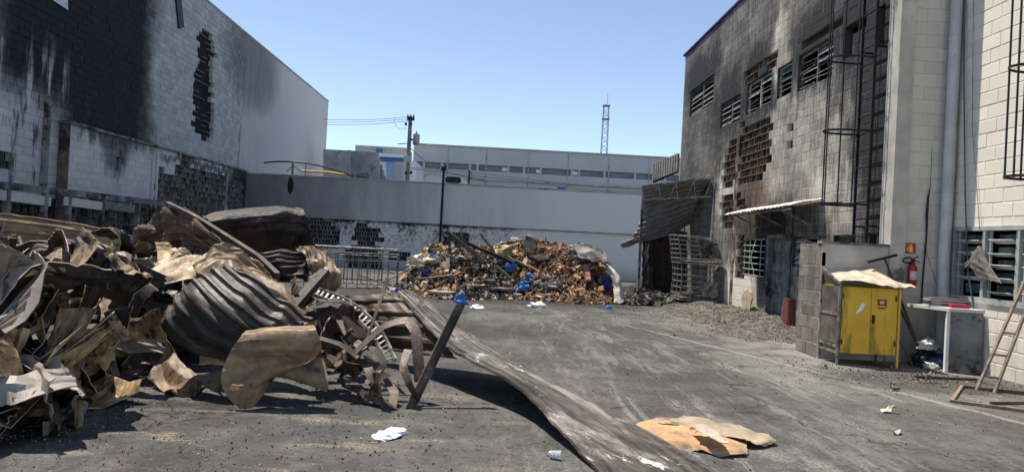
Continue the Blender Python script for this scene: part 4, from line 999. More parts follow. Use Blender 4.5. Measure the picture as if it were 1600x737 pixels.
# ladder and flat frame
WD = simple('weathered_wood', (.24, .18, .125), .75, var=.3, nscale=10, bump=.2, dirt=(.10, .085, .07), dirt_amt=.4)
LD = thing('wooden_ladder', 'worn wooden ladder leaning against the cream block wall', 'ladder', g(1538, 611))
f1, f2 = g(1526, 609), g(1554, 613); t1 = onx(1650, 328, XC - .03); dv_ = f2 - f1; sc_ = .30 / dv_.length; f2 = f1 + dv_ * 1.0
t2 = t1 + (f2 - f1) * 1.0
t2.x = min(t2.x, XC - .02)
for p, q in ((f1, t1), (f2, t2)):
    mb = MB(); mb.bar(p, q, .024, .042, up=(0, 1, 0)); mb.build('rail', WD, LD)
for k in range(1, 9):
    u = (k - .35) / 8.3; mb = MB(); mb.bar(f1.lerp(t1, u), f2.lerp(t2, u), .025, .03); mb.build('rung', WD, LD)
FF = thing('flat_frame', 'pale metal frame lying flat on the ground below the ladder', 'frame', g(1540, 630))
for p, q in (((1487, 626), (1503, 603)), ((1503, 603), (1600, 613)), ((1487, 626), (1640, 646)), ((1548, 629), (1640, 628))):
    mb = MB(); mb.bar(g(*p, .02), g(*q, .02), .035, .03); mb.build('bar', WD if p == (1487, 626) else MATS['rust_light'], FF)
mb = MB(); mb.bar(g(1430, 588, .02), g(1525, 592, .02), .05, .03); tag(mb.build('charred_plank', MATS['rust'], None, loc=g(1480, 590)), 'charred flat strip on the ground before the slab counter', 'plank')
# ---------------------------------------------------------------- collapsed awning, shed, cages at the far end of the burnt building
AW = thing('collapsed_awning', 'charred corrugated awning sagging from the far end of the sooty wall', 'awning', (5.2, 22, 2.8))
aw = [[(1113, 279, 20.9), (1060, 283, 21.6), (1004, 292, 22.2)],
      [(1106, 292, 21.8), (1058, 303, 22.4), (1001, 322, 22.6)],
      [(1096, 320, 22.8), (1058, 338, 22.9), (996, 358, 22.3)],
      [(1084, 342, 23.4), (1046, 366, 22.9), (968, 386, 21.7)]]
patch(aw, 90, 40, .012, rib=.04, nrib=13, axis='u', amp=.012, freq=3, seed=4, ragged=.4).build('roof_sheet', [m_sheet('smoked_awning_sheet', (.24, .23, .22), lo=.56, hi=.72, ash=.3, rust=.2), BLK], AW, 35)
mb = MB(); fr = [ony(1003, 291, 22.1), ony(1114, 277, 20.8)]
mb.bar(fr[0], fr[1], .04, .05); mb.build('top_chord', MATS['grey_metal'], AW)
b0, b1 = ony(1006, 312, 22.0), ony(1116, 307, 20.7)
mb = MB(); mb.bar(b0, b1, .04, .04); mb.build('bottom_chord', MATS['grey_metal'], AW)
for k in range(9):
    p, q = (b0.lerp(b1, k / 8), fr[0].lerp(fr[1], (k + (k % 2)) / 8 if k < 8 else 1)); mb = MB(); mb.bar(p, q, .025, .025); mb.build('web_bar', MATS['grey_metal'], AW)
for px, yy in ((1004, 22.1),):
    mb = MB(); p = ony(px, 320, yy); mb.bar((p.x, yy, 0 if px == 1004 else 1.9), ony(px + 1, 292, yy), .07, .07); mb.build('post', MATS['soot_concrete'], AW)
mb = patch([[(998, 366, 22.3), (1000, 374, 22.5)], [(984, 374, 21.9), (986, 384, 22.2)], [(968, 380, 21.6), (972, 387, 21.9)]], 14, 14, .012, rib=.03, nrib=5, axis='v', seed=2, ragged=.3); mb.build('pale_edge', [WHT, GRY], AW, 35)
SH = thing('burnt_shed', 'blackened corrugated sheet screen standing under the sagging awning', 'shed', (5.3, 23.6, 0))
mb = patch([[(1004, 452, 23.3), (1018, 470, 23.0), (1024, 474, 23.7), (1050, 472, 23.7), (1076, 470, 23.6)], [(1004, 410, 23.2), (1017, 410, 23.0), (1022, 412, 23.7), (1050, 408, 23.7), (1076, 410, 23.6)], [(1005, 366, 23.3), (1018, 368, 23.1), (1024, 364, 23.7), (1050, 360, 23.6), (1078, 362, 23.6)]], 24, 70, .01, rib=.03, nrib=12, axis='v', amp=.02, seed=6); mb.build('screen_sheet', [BLK, BLK], SH, 35)
mb = MB(); p = ony(1084, 390, 24.6); mb.box2((5.55, 24.6, 0), (6.05, 24.66, 2.9)); mb.build('back_panel', MATS['plaster'], SH)
mb = MB()
for k in range(10): mb.box2((5.75, 24.0 + .001 * k, .1 + k * .3), (6.04, 24.03, .36 + k * .3))
mb.build('shutter', MATS['soot_concrete'], SH)
EV = thing('corrugated_canopy', 'dark canopy with ribbed fascia at the far corner of the sooty building', 'canopy', (5.6, 25.6, 4.4))
p0, p1 = ony(1021, 271, 27.5), ony(1062, 254, 25.1)
d = (p1 - p0); d.z = 0
for k in range(11):
    u = k / 11; a = p0.lerp(p1, u); mb = MB(); mb.frame_box(a + Vector((0, 0, -.28 - .0 * u)), d / 11 * .62, Vector((d.y, -d.x, 0)).normalized() * .05, (0, 0, .62)); mb.build('fascia_rib', GRY, EV)
mb = MB(); mb.prism([p0 + Vector((0, .06, -.33)), p1 + Vector((0, .06, -.33)), Vector((6.07, 28, p1.z - .3)), Vector((5.9, 28.2, p0.z - .3))], (0, 0, .64)); mb.build('slab', MATS['dark_void'], EV)

WIRE = simple('ashen_wire', (.22, .20, .175), .6, .1, var=.3, nscale=8, bump=0)
def cage(name, label, base, w, d_, h, shear, seed, plate):
    o = thing(name, label, 'wire cage', base, None); rs = random.Random(seed); B0 = Vector(base)
    def P(u, v, z):      # dented box
        k = z / h; return B0 + Vector((u * w + shear * k + .018 * math.sin(z * 5 + u * 3), v * d_ + .02 * math.sin(z * 4 + v * 5), z - .10 * abs(u) * k * (1 if u > 0 else -.4)))
    ring = [(-.5, -.5), (-.25, -.52), (0, -.53), (.25, -.52), (.5, -.5), (.52, -.17), (.52, .17), (.5, .5), (.25, .5), (0, .5), (-.25, .5), (-.5, .5), (-.52, .17), (-.52, -.17)]
    m = WIRE
    for k in range(7):
        z = h * k / 6; mb = MB(); pts = [P(u + rs.uniform(-.01, .01), v, z) for u, v in ring]; mb.tube(pts + [pts[0]], .013, 6, cap=False); mb.build('wire_hoop', m, o, 60)
    for (u, v) in ring:
        mb = MB(); mb.tube([P(u, v, h * q / 4) for q in range(5)], .011, 6); mb.build('wire_upright', m, o, 60)
    a, b, c, e = plate; mb = MB(); mb.prism([P(a, -.56, c), P(b, -.56, c), P(b, -.56, e), P(a, -.56, e)], (0, .012, 0)); mb.build('plate', MATS['soot_concrete'] if name == 'wire_cage' and seed == 1 else MATS['grey_metal'], o)
    mb = MB(); mb.box2(tuple(B0 + Vector((-w / 2, -d_ / 2, .0))), tuple(B0 + Vector((w / 2, d_ / 2, .06)))); mb.build('pallet', MATS['soot_concrete'], o)
    return o
cage('wire_cage', 'crumpled wire tank cage with pale plate, standing in the rubble', (5.45, 20.0, .22), 1.05, 1.0, .95, -.0, 2, (.02, .42, .12, .52))
cage('wire_cage', 'tilted wire tank cage with dark plate, stacked on another cage', (5.45, 20.0, 1.19), 1.05, 1.0, .72, -.16, 1, (.0, .52, .15, .60))

# ---------------------------------------------------------------- burnt heap in the middle of the yard
ridx = [-2.75, -2.4, -2.1, -1.38, -.7, -.28, .46, 1.0, 1.93, 2.66, 3.2, 3.45, 3.7]
ridz = [0, .55, 1.05, 1.18, 1.05, 1.2, 1.42, 1.5, 1.36, 1.4, .98, .55, 0]
_rs = np.random.RandomState(3); _w = [( _rs.randn() * 3, _rs.randn() * 3, _rs.rand() * 6) for _ in range(8)]
def heap_z(x, y):
    r = float(np.interp(x, ridx, ridz)); y0 = 18.5 + .22 * (x + 2) + .3 * math.sin(x * 1.9); t = (y - y0) / 2.5
    if t < 0: return -.05
    k = min(1, t); k = k * k * (3 - 2 * k)
    if -.9 < x < .8: k *= .55 + .45 * min(1, max(0, (t - .3) / .7)) 
    k *= min(1, max(0, (24.6 - y) / 1.8))
    return r * k + .10 * sum(math.sin(a * x + b * y + c) for a, b, c in _w) * .35 * min(1, r * k * 3)
mb = MB(); xs = np.linspace(-2.8, 3.8, 90); ys = np.linspace(18.2, 24.6, 70)
mb.add([(x, y, max(-.02, heap_z(x, y) - .05)) for y in ys for x in xs], [(j * 90 + i, j * 90 + i + 1, (j + 1) * 90 + i + 1, (j + 1) * 90 + i) for j in range(69) for i in range(89)])
dk = m_web('burnt_and_gap_dark', (.012, .011, .010), (.07, .05, .035))
stuff(tag(mb.build('debris_heap', dk, None, 30, loc=(.5, 21, 0)), 'mound of burnt goods in the middle of the yard', 'debris heap'))
def m_chip(name, stops):
    m = M(name); r = m.rnd(); m.color(m.ramp((r * .8 + m.noise(m.pos(), 12, 3) * .25).sat(), stops)).rough(.8); m.bump(m.noise(m.pos(), 60, 3), .3, .006); return m.mat
CH = [m_chip('brown_chips', [(.12, (.05, .03, .02)), (.28, (.19, .10, .055)), (.55, (.34, .19, .10)), (.8, (.46, .29, .16)), (1, (.6, .46, .3))]),
      m_chip('dark_chips', [(.1, (.012, .012, .012)), (.5, (.045, .04, .037)), (.8, (.12, .105, .09)), (1, (.34, .3, .26))]),
      m_chip('tan_chips', [(.1, (.05, .035, .025)), (.4, (.34, .24, .14)), (.8, (.5, .38, .23)), (1, (.58, .5, .38))]),
      m_chip('ash_chips', [(.1, (.03, .03, .03)), (.4, (.20, .185, .165)), (.75, (.36, .34, .30)), (1, (.52, .5, .46))])]
rng = random.Random(12)
def heap_place():
    while True:
        x = rng.uniform(-2.8, 3.7); y = rng.uniform(18.2, 22.6); z = heap_z(x, y)
        if z < -.03: continue
        if y < 19.4 and rng.random() < .25: continue
        q = rng.random(); s = math.sin(x * 3.1 + y) + math.sin(y * 4.3 - x)
        if x > .4: mi = 0 if q < (.82 if s > -.6 else .45) else (1 if q < .93 else 2)
        elif x < -1.3 and z > .55: mi = 2 if q < .6 else (0 if q < .8 else 1)
        elif z < .35 and x < -.6: mi = (2 if q < .4 else 0) if s > .3 else (1 if q < .6 else 3)
        else: mi = 1 if q < .5 else (3 if q < .68 else 0)
        return Vector((x, y, z + rng.uniform(-.04, .05))), 1.0, mi
stuff(tag(chips(rng, 12000, heap_place, .05, .4).build('loose_burnt_goods', CH, None, loc=(.5, 20.5, 0)), 'loose scorched fragments covering the burnt heap', 'debris'))
stuff(tag(chips(rng, 2200, heap_place, .15, .35).build('burnt_pieces', CH, None, loc=(.5, 20.5, 0)), 'larger scorched boards and pieces strewn through the burnt heap', 'debris'))
# things one can pick out of the heap
BLU = simple('blue_plastic', (.04, .17, .46), .6, var=.5, nscale=14, bump=.6, dirt=(.10, .11, .13), dirt_amt=.35)
NAV = simple('navy_plastic', (.012, .03, .13), .4, var=.4, nscale=6, bump=.3)
def hp_at(px, py):      # where a pixel's ray meets the heap
    r = ray(px, py); p = Vector((0, 0, H))
    for k in range(600):
        q = p + r * ((17.5 + k * .012) / r.y)
        if q.z <= max(0, heap_z(q.x, q.y)): return q
    return q
for k, (px, py, w, hgt, mt, lb) in enumerate(((677, 401, .24, .16, BLU, 'bright blue plastic bag on the pale left end of the burnt heap'), (668, 428, .2, .22, NAV, 'dark blue bag under the pale left end of the burnt heap'), (797, 417, .20, .2, BLU, 'blue bag lodged between charred planks and brown fragments'), (828, 431, .22, .16, BLU, 'blue plastic bag on brown fragments, higher of a close pair'), (821, 447, .27, .2, BLU, 'shiny blue plastic bag at the foot of the brown fragments, lower of a close pair'), (946, 446, .2, .28, NAV, 'dark blue bag beside the curved white panel'), (622, 455, .25, .15, NAV, 'dark blue bag on the ground by the wire barriers'), (951, 478, .12, .1, BLU, 'tiny blue bag on the ground before the curved white panel'))):
    p = hp_at(px, py + 4); tag(lump(p - Vector((0, 0, .06)), w * .6, w * .5, hgt * .75, 30 + k, .75).build('blue_bag', mt, None, 40, loc=p), lb, 'bag')
def plank(name, a, b, w, h, mt, lb, cat='plank'):
    mb = MB(); n = 6; mid = (a + b) / 2; rs = random.Random(hash(lb) % 1000 if False else len(lb)); pts = [a.lerp(b, t / 5) + Vector((0, 0, rs.uniform(-.02, .02))) for t in range(6)]
    mb.sweep(pts, [(-w / 2, -h / 2), (w / 2, -h / 2), (w / 2, h / 2), (-w / 2, h / 2)], twist=rs.uniform(-.4, .4)); return tag(mb.build(name, mt, None, loc=a.lerp(b, .5)), lb, cat)
CHW = simple('charred_wood', (.03, .027, .025), .8, var=.6, nscale=8, bump=.4, dirt=(.14, .12, .1), dirt_amt=.35)
PKW = simple('dusty_pink_plastic', (.40, .17, .15), .7, var=.2)
for nm, p0, p1, w, h_, mt, lb in (
    ('charred_beam', (698, 361, 21.2), (758, 410, 20.4), .09, .12, CHW, 'long charred beam sticking up from the burnt heap'),
    ('charred_beam', (722, 377, 21.3), (800, 410, 20.6), .07, .09, CHW, 'charred beam lying along the middle of the burnt heap'),
    ('charred_beam', (724, 363, 21.6), (726, 400, 21.4), .06, .06, CHW, 'short upright charred stake in the burnt heap'),
    ('charred_beam', (752, 366, 21.6), (772, 392, 21.0), .06, .06, CHW, 'charred stick leaning against the pale foam lump'),
    ('scorched_plank', (778, 393, 20.9), (812, 379, 21.2), .12, .03, TAN2, 'scorched tan plank below the tilted grey crate'),
    ('scorched_plank', (792, 400, 20.5), (842, 424, 20.0), .05, .04, TAN2, 'thin orange plank sloping across the brown fragments'),
    ('charred_plank', (640, 437, 19.2), (712, 430, 19.4), .10, .03, MATS['rust_light'], 'rusty flat strip across the foot of the left heap end'),
    ('charred_plank', (712, 406, 20.4), (760, 410, 20.2), .05, .05, CHW, 'charred lath lying level in the heap'),
    ('charred_beam', (724, 388, 20.6), (733, 404, 20.3), .07, .05, MATS['rust_light'], 'short grey batten crossing the charred beams'),
    ('charred_beam', (775, 415, 20.2), (798, 435, 19.6), .08, .05, CHW, 'charred batten pointing down beside a blue bag'),
    ('pale_post', (700, 403, 20.0), (698, 432, 19.8), .10, .08, DST, 'pale upright block in the left part of the heap'),
    ('pink_post', (915, 415, 20.4), (919, 438, 20.1), .14, .10, PKW, 'upright dusty pink block among brown fragments'),
    ('pale_stake', (707, 379, 20.9), (708, 393, 20.8), .07, .07, DST, 'short pale stake near the top of the left heap')):
    plank(nm, ony(*p0), ony(*p1), w, h_, mt, lb, 'beam' if 'beam' in nm else 'plank')
cr = ony(829, 379, 21.2); mb = MB(); ax = Vector((.36, -.05, -.12)); ay = Vector((.05, .3, .05)); az = Vector((.10, -.03, .28)); mb.frame_box(cr - ax / 2 - az / 2, ax, ay, az); tag(mb.build('tilted_crate', MATS['soot_concrete'], None, loc=cr), 'tilted grey crate on top of the burnt heap', 'crate')
for k, (px, py, r_, mt, lb) in enumerate(((786, 386, .34, simple('pale_foam', (.5, .42, .22), .8, var=.25, bump=.4), 'pale yellow foam lump at the top of the heap'), (803, 364, .16, DST, 'crumpled tan scrap on the very top of the heap'), (842, 395, .30, dk, 'charred black lump on the brown fragments'), (858, 436, .38, MATS['soot_concrete'], 'dark grey slab lump embedded low in the brown fragments'), (663, 405, .42, DST, 'pale bundle forming the left end of the heap'), (905, 393, .4, MATS['soot_concrete'], 'grey ashen lump below the crest of the heap'))):
    p = hp_at(px, py + 8); tag(lump(p - Vector((0, 0, .1)), r_, r_ * .7, r_ * .5, 60 + k, .5).build('burnt_lump', mt, None, 35, loc=p), lb, 'lump')
mb = patch([[(889, 384, 21.4), (900, 392, 20.6), (905, 404, 20.3)], [(916, 382, 21.5), (930, 394, 20.7), (938, 408, 20.3)], [(938, 392, 21.4), (948, 402, 20.6), (955, 414, 20.3)]], 16, 16, .03, amp=.03, freq=6, seed=5, ragged=1.); tag(mb.build('ashen_mat', [MATS['soot_concrete'], MATS['soot_concrete']], None, 35, loc=ony(930, 395, 20.7)), 'grey ashen mat draped over the right crest of the heap', 'mat')
mb = patch([[(942, 410, 20.5), (950, 413, 20.2), (956, 418, 20.3)], [(953, 428, 20.2), (962, 430, 19.9), (968, 434, 20.0)], [(959, 450, 20.0), (967, 452, 19.75), (973, 452, 19.9)], [(960, 471, 19.8), (969, 474, 19.6), (975, 470, 19.7)]], 20, 14, .02, amp=.012, freq=5, seed=5, ragged=.6); tag(mb.build('curved_panel', [WHT, WHT], None, 35, loc=ony(965, 470, 19.7)), 'curved chalky white panel at the right end of the heap', 'panel')
for k, (px, py, r_) in enumerate(((775, 452, .45), (800, 462, .3), (740, 448, .35), (690, 458, .4), (760, 440, .3), (850, 462, .25))):
    p = hp_at(px, py); p.z = max(p.z, .03); rs = random.Random(k); pts = [p + Vector((math.cos(a) * r_ * rs.uniform(.7, 1.1), math.sin(a) * r_ * .7 * rs.uniform(.7, 1.1), rs.uniform(-.0, .0))) for a in np.linspace(0, 2 * math.pi, 8)[:-1]]
    mb = MB(); mb.prism(pts, (.03, -.02, .06)); tag(mb.build('broken_slab', MATS['plaster'] if k % 2 else MATS['soot_concrete'], None, loc=p), 'cracked grey slab piece at the dark foot of the heap', 'slab', 'broken slabs at the foot of the heap')
for k, (px, py, r_, lb) in enumerate(((838, 480, .17, 'white plastic bag on the asphalt before the burnt heap'), (870, 466, .14, 'white rag against the foot of the brown fragments'), (745, 482, .13, 'flat pale scrap on the asphalt between heap and steel beam'))):
    p = g(px, py); tag(lump(p, r_, r_ * .7, .05 if k == 2 else .08, 80 + k, .5).build('white_scrap', simple('white_plastic', (.75, .75, .74), .5, var=.1, bump=.2), None, 50, loc=p), lb, 'bag' if k == 0 else 'scrap')

# rubble bank along the foot of the burnt building and ash in front
def bank_z(x, y):
    e = min(1, max(0, (x - 3.9 - .25 * math.sin(y * .9)) / 1.6)); k = min(1, max(0, (y - 13.0) / 2.5)) * min(1, max(0, (29 - y) / 2))
    return (.20 * e * e * k + .06 * e * k * math.sin(x * 7 + y * 5) * math.sin(y * 3.3 - x * 2)) - .004
mb = MB(); xs = np.linspace(3.6, 6.06, 40); ys = np.linspace(12.6, 29, 110)
mb.add([(x, y, bank_z(x, y)) for y in ys for x in xs], [(j * 40 + i, j * 40 + i + 1, (j + 1) * 40 + i + 1, (j + 1) * 40 + i) for j in range(109) for i in range(39)])
am = M('ash_bank'); p_ = am.pos(); xx, yy, zz = am.sep(p_); na = am.noise(p_, 5, 6, .7); nb = am.noise(p_, 26, 5, .7)
am.color(am.mix((yy + (na - .5) * 4).ss(18.0, 21.5), am.mix((na + nb * .6).ss(.55, 1.0), (.025, .023, .021), (.18, .16, .13)), am.mix((na + nb * .6).ss(.7, 1.05), (.014, .013, .013), (.10, .09, .08)))).rough(.95).bump(nb + na, .8, .03)
stuff(tag(mb.build('rubble_bank', am.mat, None, 60, loc=(5.2, 19, 0)), 'bank of pale ash and rubble along the sooty wall', 'rubble'))
rng2 = random.Random(31)
def bank_place():
    y = rng2.uniform(12.8, 28); x = 6.03 - abs(rng2.gauss(0, 1.0)); x = max(3.2, x)
    z = bank_z(x, y) if x > 3.6 else 0
    return Vector((x, y, z + .015)), 1.0, (3 if rng2.random() < (.3 if y < 19 else .06) else 1)
stuff(tag(chips(rng2, 7000, bank_place, .022, .14).build('loose_rubble', CH, None, loc=(5, 19, 0)), 'loose broken block and ash pieces at the foot of the sooty wall', 'rubble'))
def dark_place():
    x = rng2.uniform(3.6, 5.6); y = rng2.uniform(19.5, 23.5); return Vector((x, y, .03 + .22 * rng2.random() * (1 - abs(x - 4.6)))), 1.6, 1
stuff(tag(chips(rng2, 1200, dark_place, .11, .4).build('charred_rubble', CH, None, loc=(4.6, 21.5, 0)), 'black charred rubble between the heap and the shed', 'rubble'))

# loose grit over the yard, denser near the camera side debris and the counter
rng3 = random.Random(77)
def grit_place():
    q = rng3.random()
    if q < .22:
        t = rng3.random() * 3.4; x = -3.3 - .18 * t + abs(rng3.gauss(0, .35)) if t < 3 else rng3.uniform(-3.2, -.4); y = 5.0 + t + (rng3.gauss(0, .4) if t > 3 else 0)
    elif q < .45: y = 4.2 + rng3.random() ** 1.6 * 14; x = rng3.uniform(-.75, .75) * y
    elif q < .7: y = rng3.uniform(4.6, 8.2); x = rng3.uniform(-3.4, -.2)
    elif q < .9: x = rng3.gauss(5.6, .8); y = rng3.gauss(9.7, .8)
    else: x = rng3.gauss(.8, 2); y = rng3.gauss(17.6, 1.0)
    return Vector((min(x, 6.8), max(4.1, y), .006)), (1.0 if y < 9 else 1.5), rng3.choice((1, 1, 1, 1, 3, 3))
stuff(tag(chips(rng3, 7000, grit_place, .011, .45).build('loose_grit', CH, None, loc=(0, 9, 0)), 'small chips and cinders scattered over the asphalt', 'grit'))

# ---------------------------------------------------------------- wire barriers
def barrier(label, a, b, h, lean):
    a = Vector(a); b = Vector(b); o = thing('crowd_barrier', label, 'barrier', (a + b) / 2); n = Vector((-(b - a).y, (b - a).x, 0)).normalized() * lean; m = MATS['grey_metal']
    P = lambda u, z: a.lerp(b, u) + Vector((0, 0, z)) + n * z
    for z, r_ in ((h, .022), (.14, .018), (h * .82, .014)): mb = MB(); mb.tube([P(0, z), P(.5, z), P(1, z)], r_, 7); mb.build('rail', m, o, 60)
    for k in range(11):
        u = k / 10; r_ = .022 if k in (0, 10) else .011; mb = MB(); mb.tube([P(u, 0 if k in (0, 10) else .14), P(u, h)], r_, 6); mb.build('upright', m, o, 60)
    return o
barrier('grey steel crowd barrier standing square to the boundary wall', ony(497, 450, 20.6) * Vector((1, 1, 0)) if False else (-5.2, 20.9, 0), (-2.7, 20.7, 0), 1.12, .02)
barrier('grey steel crowd barrier running slantwise toward the heap', (-4.9, 18.2, 0), (-2.55, 19.6, 0), 1.02, -.05)
barrier('grey steel crowd barrier leaning back behind the other two', (-5.6, 22.2, 0), (-3.4, 22.6, 0), 1.1, .25)
for k, (p, q) in enumerate((((575, 452, 19.5), (640, 420, 20.3)), ((560, 430, 20), (632, 452, 19.8)), ((600, 420, 20.6), (650, 446, 20)))):
    plank('loose_bar', ony(*p), ony(*q), .03, .03, MATS['grey_metal'], 'thin loose steel bar fallen across the crowd barriers', 'bar')['group'] = 'bars fallen on the barriers'
# ================================================================ torn roof panels in the left foreground
HP = [(-3.25, 4.9), (-3.42, 6.2), (-3.95, 8.3), (-3.3, 8.15), (-2.0, 8.3), (-1.55, 9.0), (-1.9, 10.4), (-4.0, 11.4), (-8.5, 12.2), (-9.5, 4.2)]
def seg_d(p, a, b):
    ax, ay = a; bx, by = b; dx, dy = bx - ax, by - ay; t = max(0, min(1, ((p[0] - ax) * dx + (p[1] - ay) * dy) / (dx * dx + dy * dy))); return math.hypot(p[0] - ax - t * dx, p[1] - ay - t * dy)
def lheap(x, y):
    if not pin(HP, x, y): return -.05
    d = min(seg_d((x, y), HP[i], HP[(i + 1) % len(HP)]) for i in range(len(HP)))
    top = 1.22 if x < -3.4 else 1.0
    return top * (1 - math.exp(-d / .55)) + .10 * math.sin(x * 5 + y * 2) * math.sin(y * 4 - x) * min(1, d * 2) - .03
mb = MB(); nx_, ny_ = 80, 70; xs = np.linspace(-9.4, -1.5, nx_); ys = np.linspace(4.3, 12.1, ny_)
mb.add([(x, y, lheap(x, y) - .10) for y in ys for x in xs], [(j * nx_ + i, j * nx_ + i + 1, (j + 1) * nx_ + i + 1, (j + 1) * nx_ + i) for j in range(ny_ - 1) for i in range(nx_ - 1)])
stuff(tag(mb.build('gap_shade_mound', dk, None, 30, loc=(-5, 8, 0)), 'black filler mound giving the dark gaps under the torn roof panels', 'debris heap'))  # filler mound, its black painting the shaded gaps between the sheets

def rotm(axis, a):
    ax = np.array(axis) / np.linalg.norm(axis); K_ = np.array([[0, -ax[2], ax[1]], [ax[2], 0, -ax[0]], [-ax[1], ax[0], 0]]); return np.eye(3) + math.sin(a) * K_ + (1 - math.cos(a)) * K_ @ K_
def bend(R2, rs, nb, lo, hi, radii):
    for k in range(nb):
        c = R2[rs.randint(len(R2))].copy(); a = math.pi / 2 + rs.randn() * .45 if k % 3 else rs.randn() * .5
        ax = np.array([math.cos(a), math.sin(a), rs.randn() * .25]); ax /= np.linalg.norm(ax)
        n = np.cross(ax, [0, 0, 1]); n /= np.linalg.norm(n)
        s = (R2 - c) @ n; th_ = rs.choice([-1, 1]) * rs.uniform(lo, hi); f = np.clip(s / rs.choice(radii), 0, 1) * th_
        q = R2 - c; co, si = np.cos(f)[:, None], np.sin(f)[:, None]
        rot = q * co + np.cross(np.broadcast_to(ax, q.shape), q) * si + ax * (q @ ax)[:, None] * (1 - co)
        R2 = np.where((s > 0)[:, None], rot + c, R2)
    return R2
def lattice(au, av, Z):      # flat triangular facets over a coarse net of heights
    ku, kv = Z.shape; au = np.clip(au, 0, 1) * (ku - 1); av = np.clip(av, 0, 1) * (kv - 1)
    iu, iv = np.clip(au.astype(int), 0, ku - 2), np.clip(av.astype(int), 0, kv - 2); fu, fv = au - iu, av - iv
    return np.where(fu + fv < 1, Z[iu, iv] * (1 - fu - fv) + Z[iu + 1, iv] * fu + Z[iu, iv + 1] * fv, Z[iu + 1, iv + 1] * (fu + fv - 1) + Z[iu + 1, iv] * (1 - fv) + Z[iu, iv + 1] * (1 - fu))
def crumpled(L, W, seed, nb=4, amp=.02, rib=.02, th=.007, lo=.4, hi=1.6, mats=(0, 1, 2), res=.03, net=.15):
    """thin ribbed sheet steel, creased across its ribs and crushed into flat facets"""
    rs = np.random.RandomState(seed); nu = max(8, int(L / res)); us = np.linspace(-L / 2, L / 2, nu)
    vs_ = []; zs = []; v = -W / 2; k = 0
    while v < W / 2: vs_.append(v); zs.append(1.0 if (k // 2) % 2 else 0.0); v += (.07, .018, .045, .018)[k % 4]; k += 1
    if len(vs_) < 4: vs_ = list(np.linspace(-W / 2, W / 2, 4)); zs = [0.0] * 4
    vs_ = np.array(vs_); zs = np.array(zs) * rib
    uu, vv = np.meshgrid(us, vs_, indexing='ij')
    ku, kv = max(3, int(L / net)), max(3, int(W / net)); au, av = (uu / L + .5), (vv - vs_[0]) / (vs_[-1] - vs_[0])
    z = lattice(au, av, rs.randn(ku, kv) * amp) + zs[None, :] * np.clip(lattice(au, av, rs.rand(ku, kv) * 1.5), 0, 1)
    uu = uu + vv * rs.uniform(-.35, .35) * (np.abs(au - .5) * 2) ** 3 + lattice(au, av, rs.randn(ku, kv) * .012); vv = vv + lattice(au, av, rs.randn(ku, kv) * .02)
    P = bend(np.stack([uu, vv, z], -1).reshape(-1, 3), rs, nb, lo, hi, [.03, .05, .11]).reshape(uu.shape + (3,))
    P -= P.reshape(-1, 3).mean(0)
    return grid_sheet(P, th, *mats, ragged=.25, seed=seed)
def place_mb(mb, M3, loc):
    V = np.array(mb.v) @ np.array(M3).T + np.array(loc); mb.v = [tuple(p) for p in V]; return mb
def pxy(v):
    q = CR.transposed() @ (Vector(v) - Vector((0, 0, H))); return CX + F * q.x / -q.z, CY - F * q.y / -q.z
rng4 = random.Random(8)
LHP = [(-60, 372), (235, 372), (262, 430), (258, 520), (243, 553), (150, 612), (0, 688), (-70, 720)]
KINDS = [([TAN, BLK], 'crumpled scorched tan roof sheet in the tangled foreground heap', 'tan roof sheets in the heap'), ([YELS, BLK], 'folded yellowed roof sheet in the tangled foreground heap', 'yellowed roof sheets in the heap'), ([BLK, BRN], 'crumpled charred black roof sheet in the tangled foreground heap', 'black roof sheets in the heap'), ([GRY, BLK], 'creased ash grey roof sheet in the tangled foreground heap', 'grey roof sheets in the heap'), ([BRN, TAN], 'bent brown roof sheet in the tangled foreground heap', 'brown roof sheets in the heap')]
def heap_hit(px, py):
    r = ray(px, py); p = Vector((0, 0, H)); y = 4.4
    while y < 12.2:
        q = p + r * (y / r.y)
        if q.z <= lheap(q.x, q.y): return q
        y += .02
    return None
n = 0
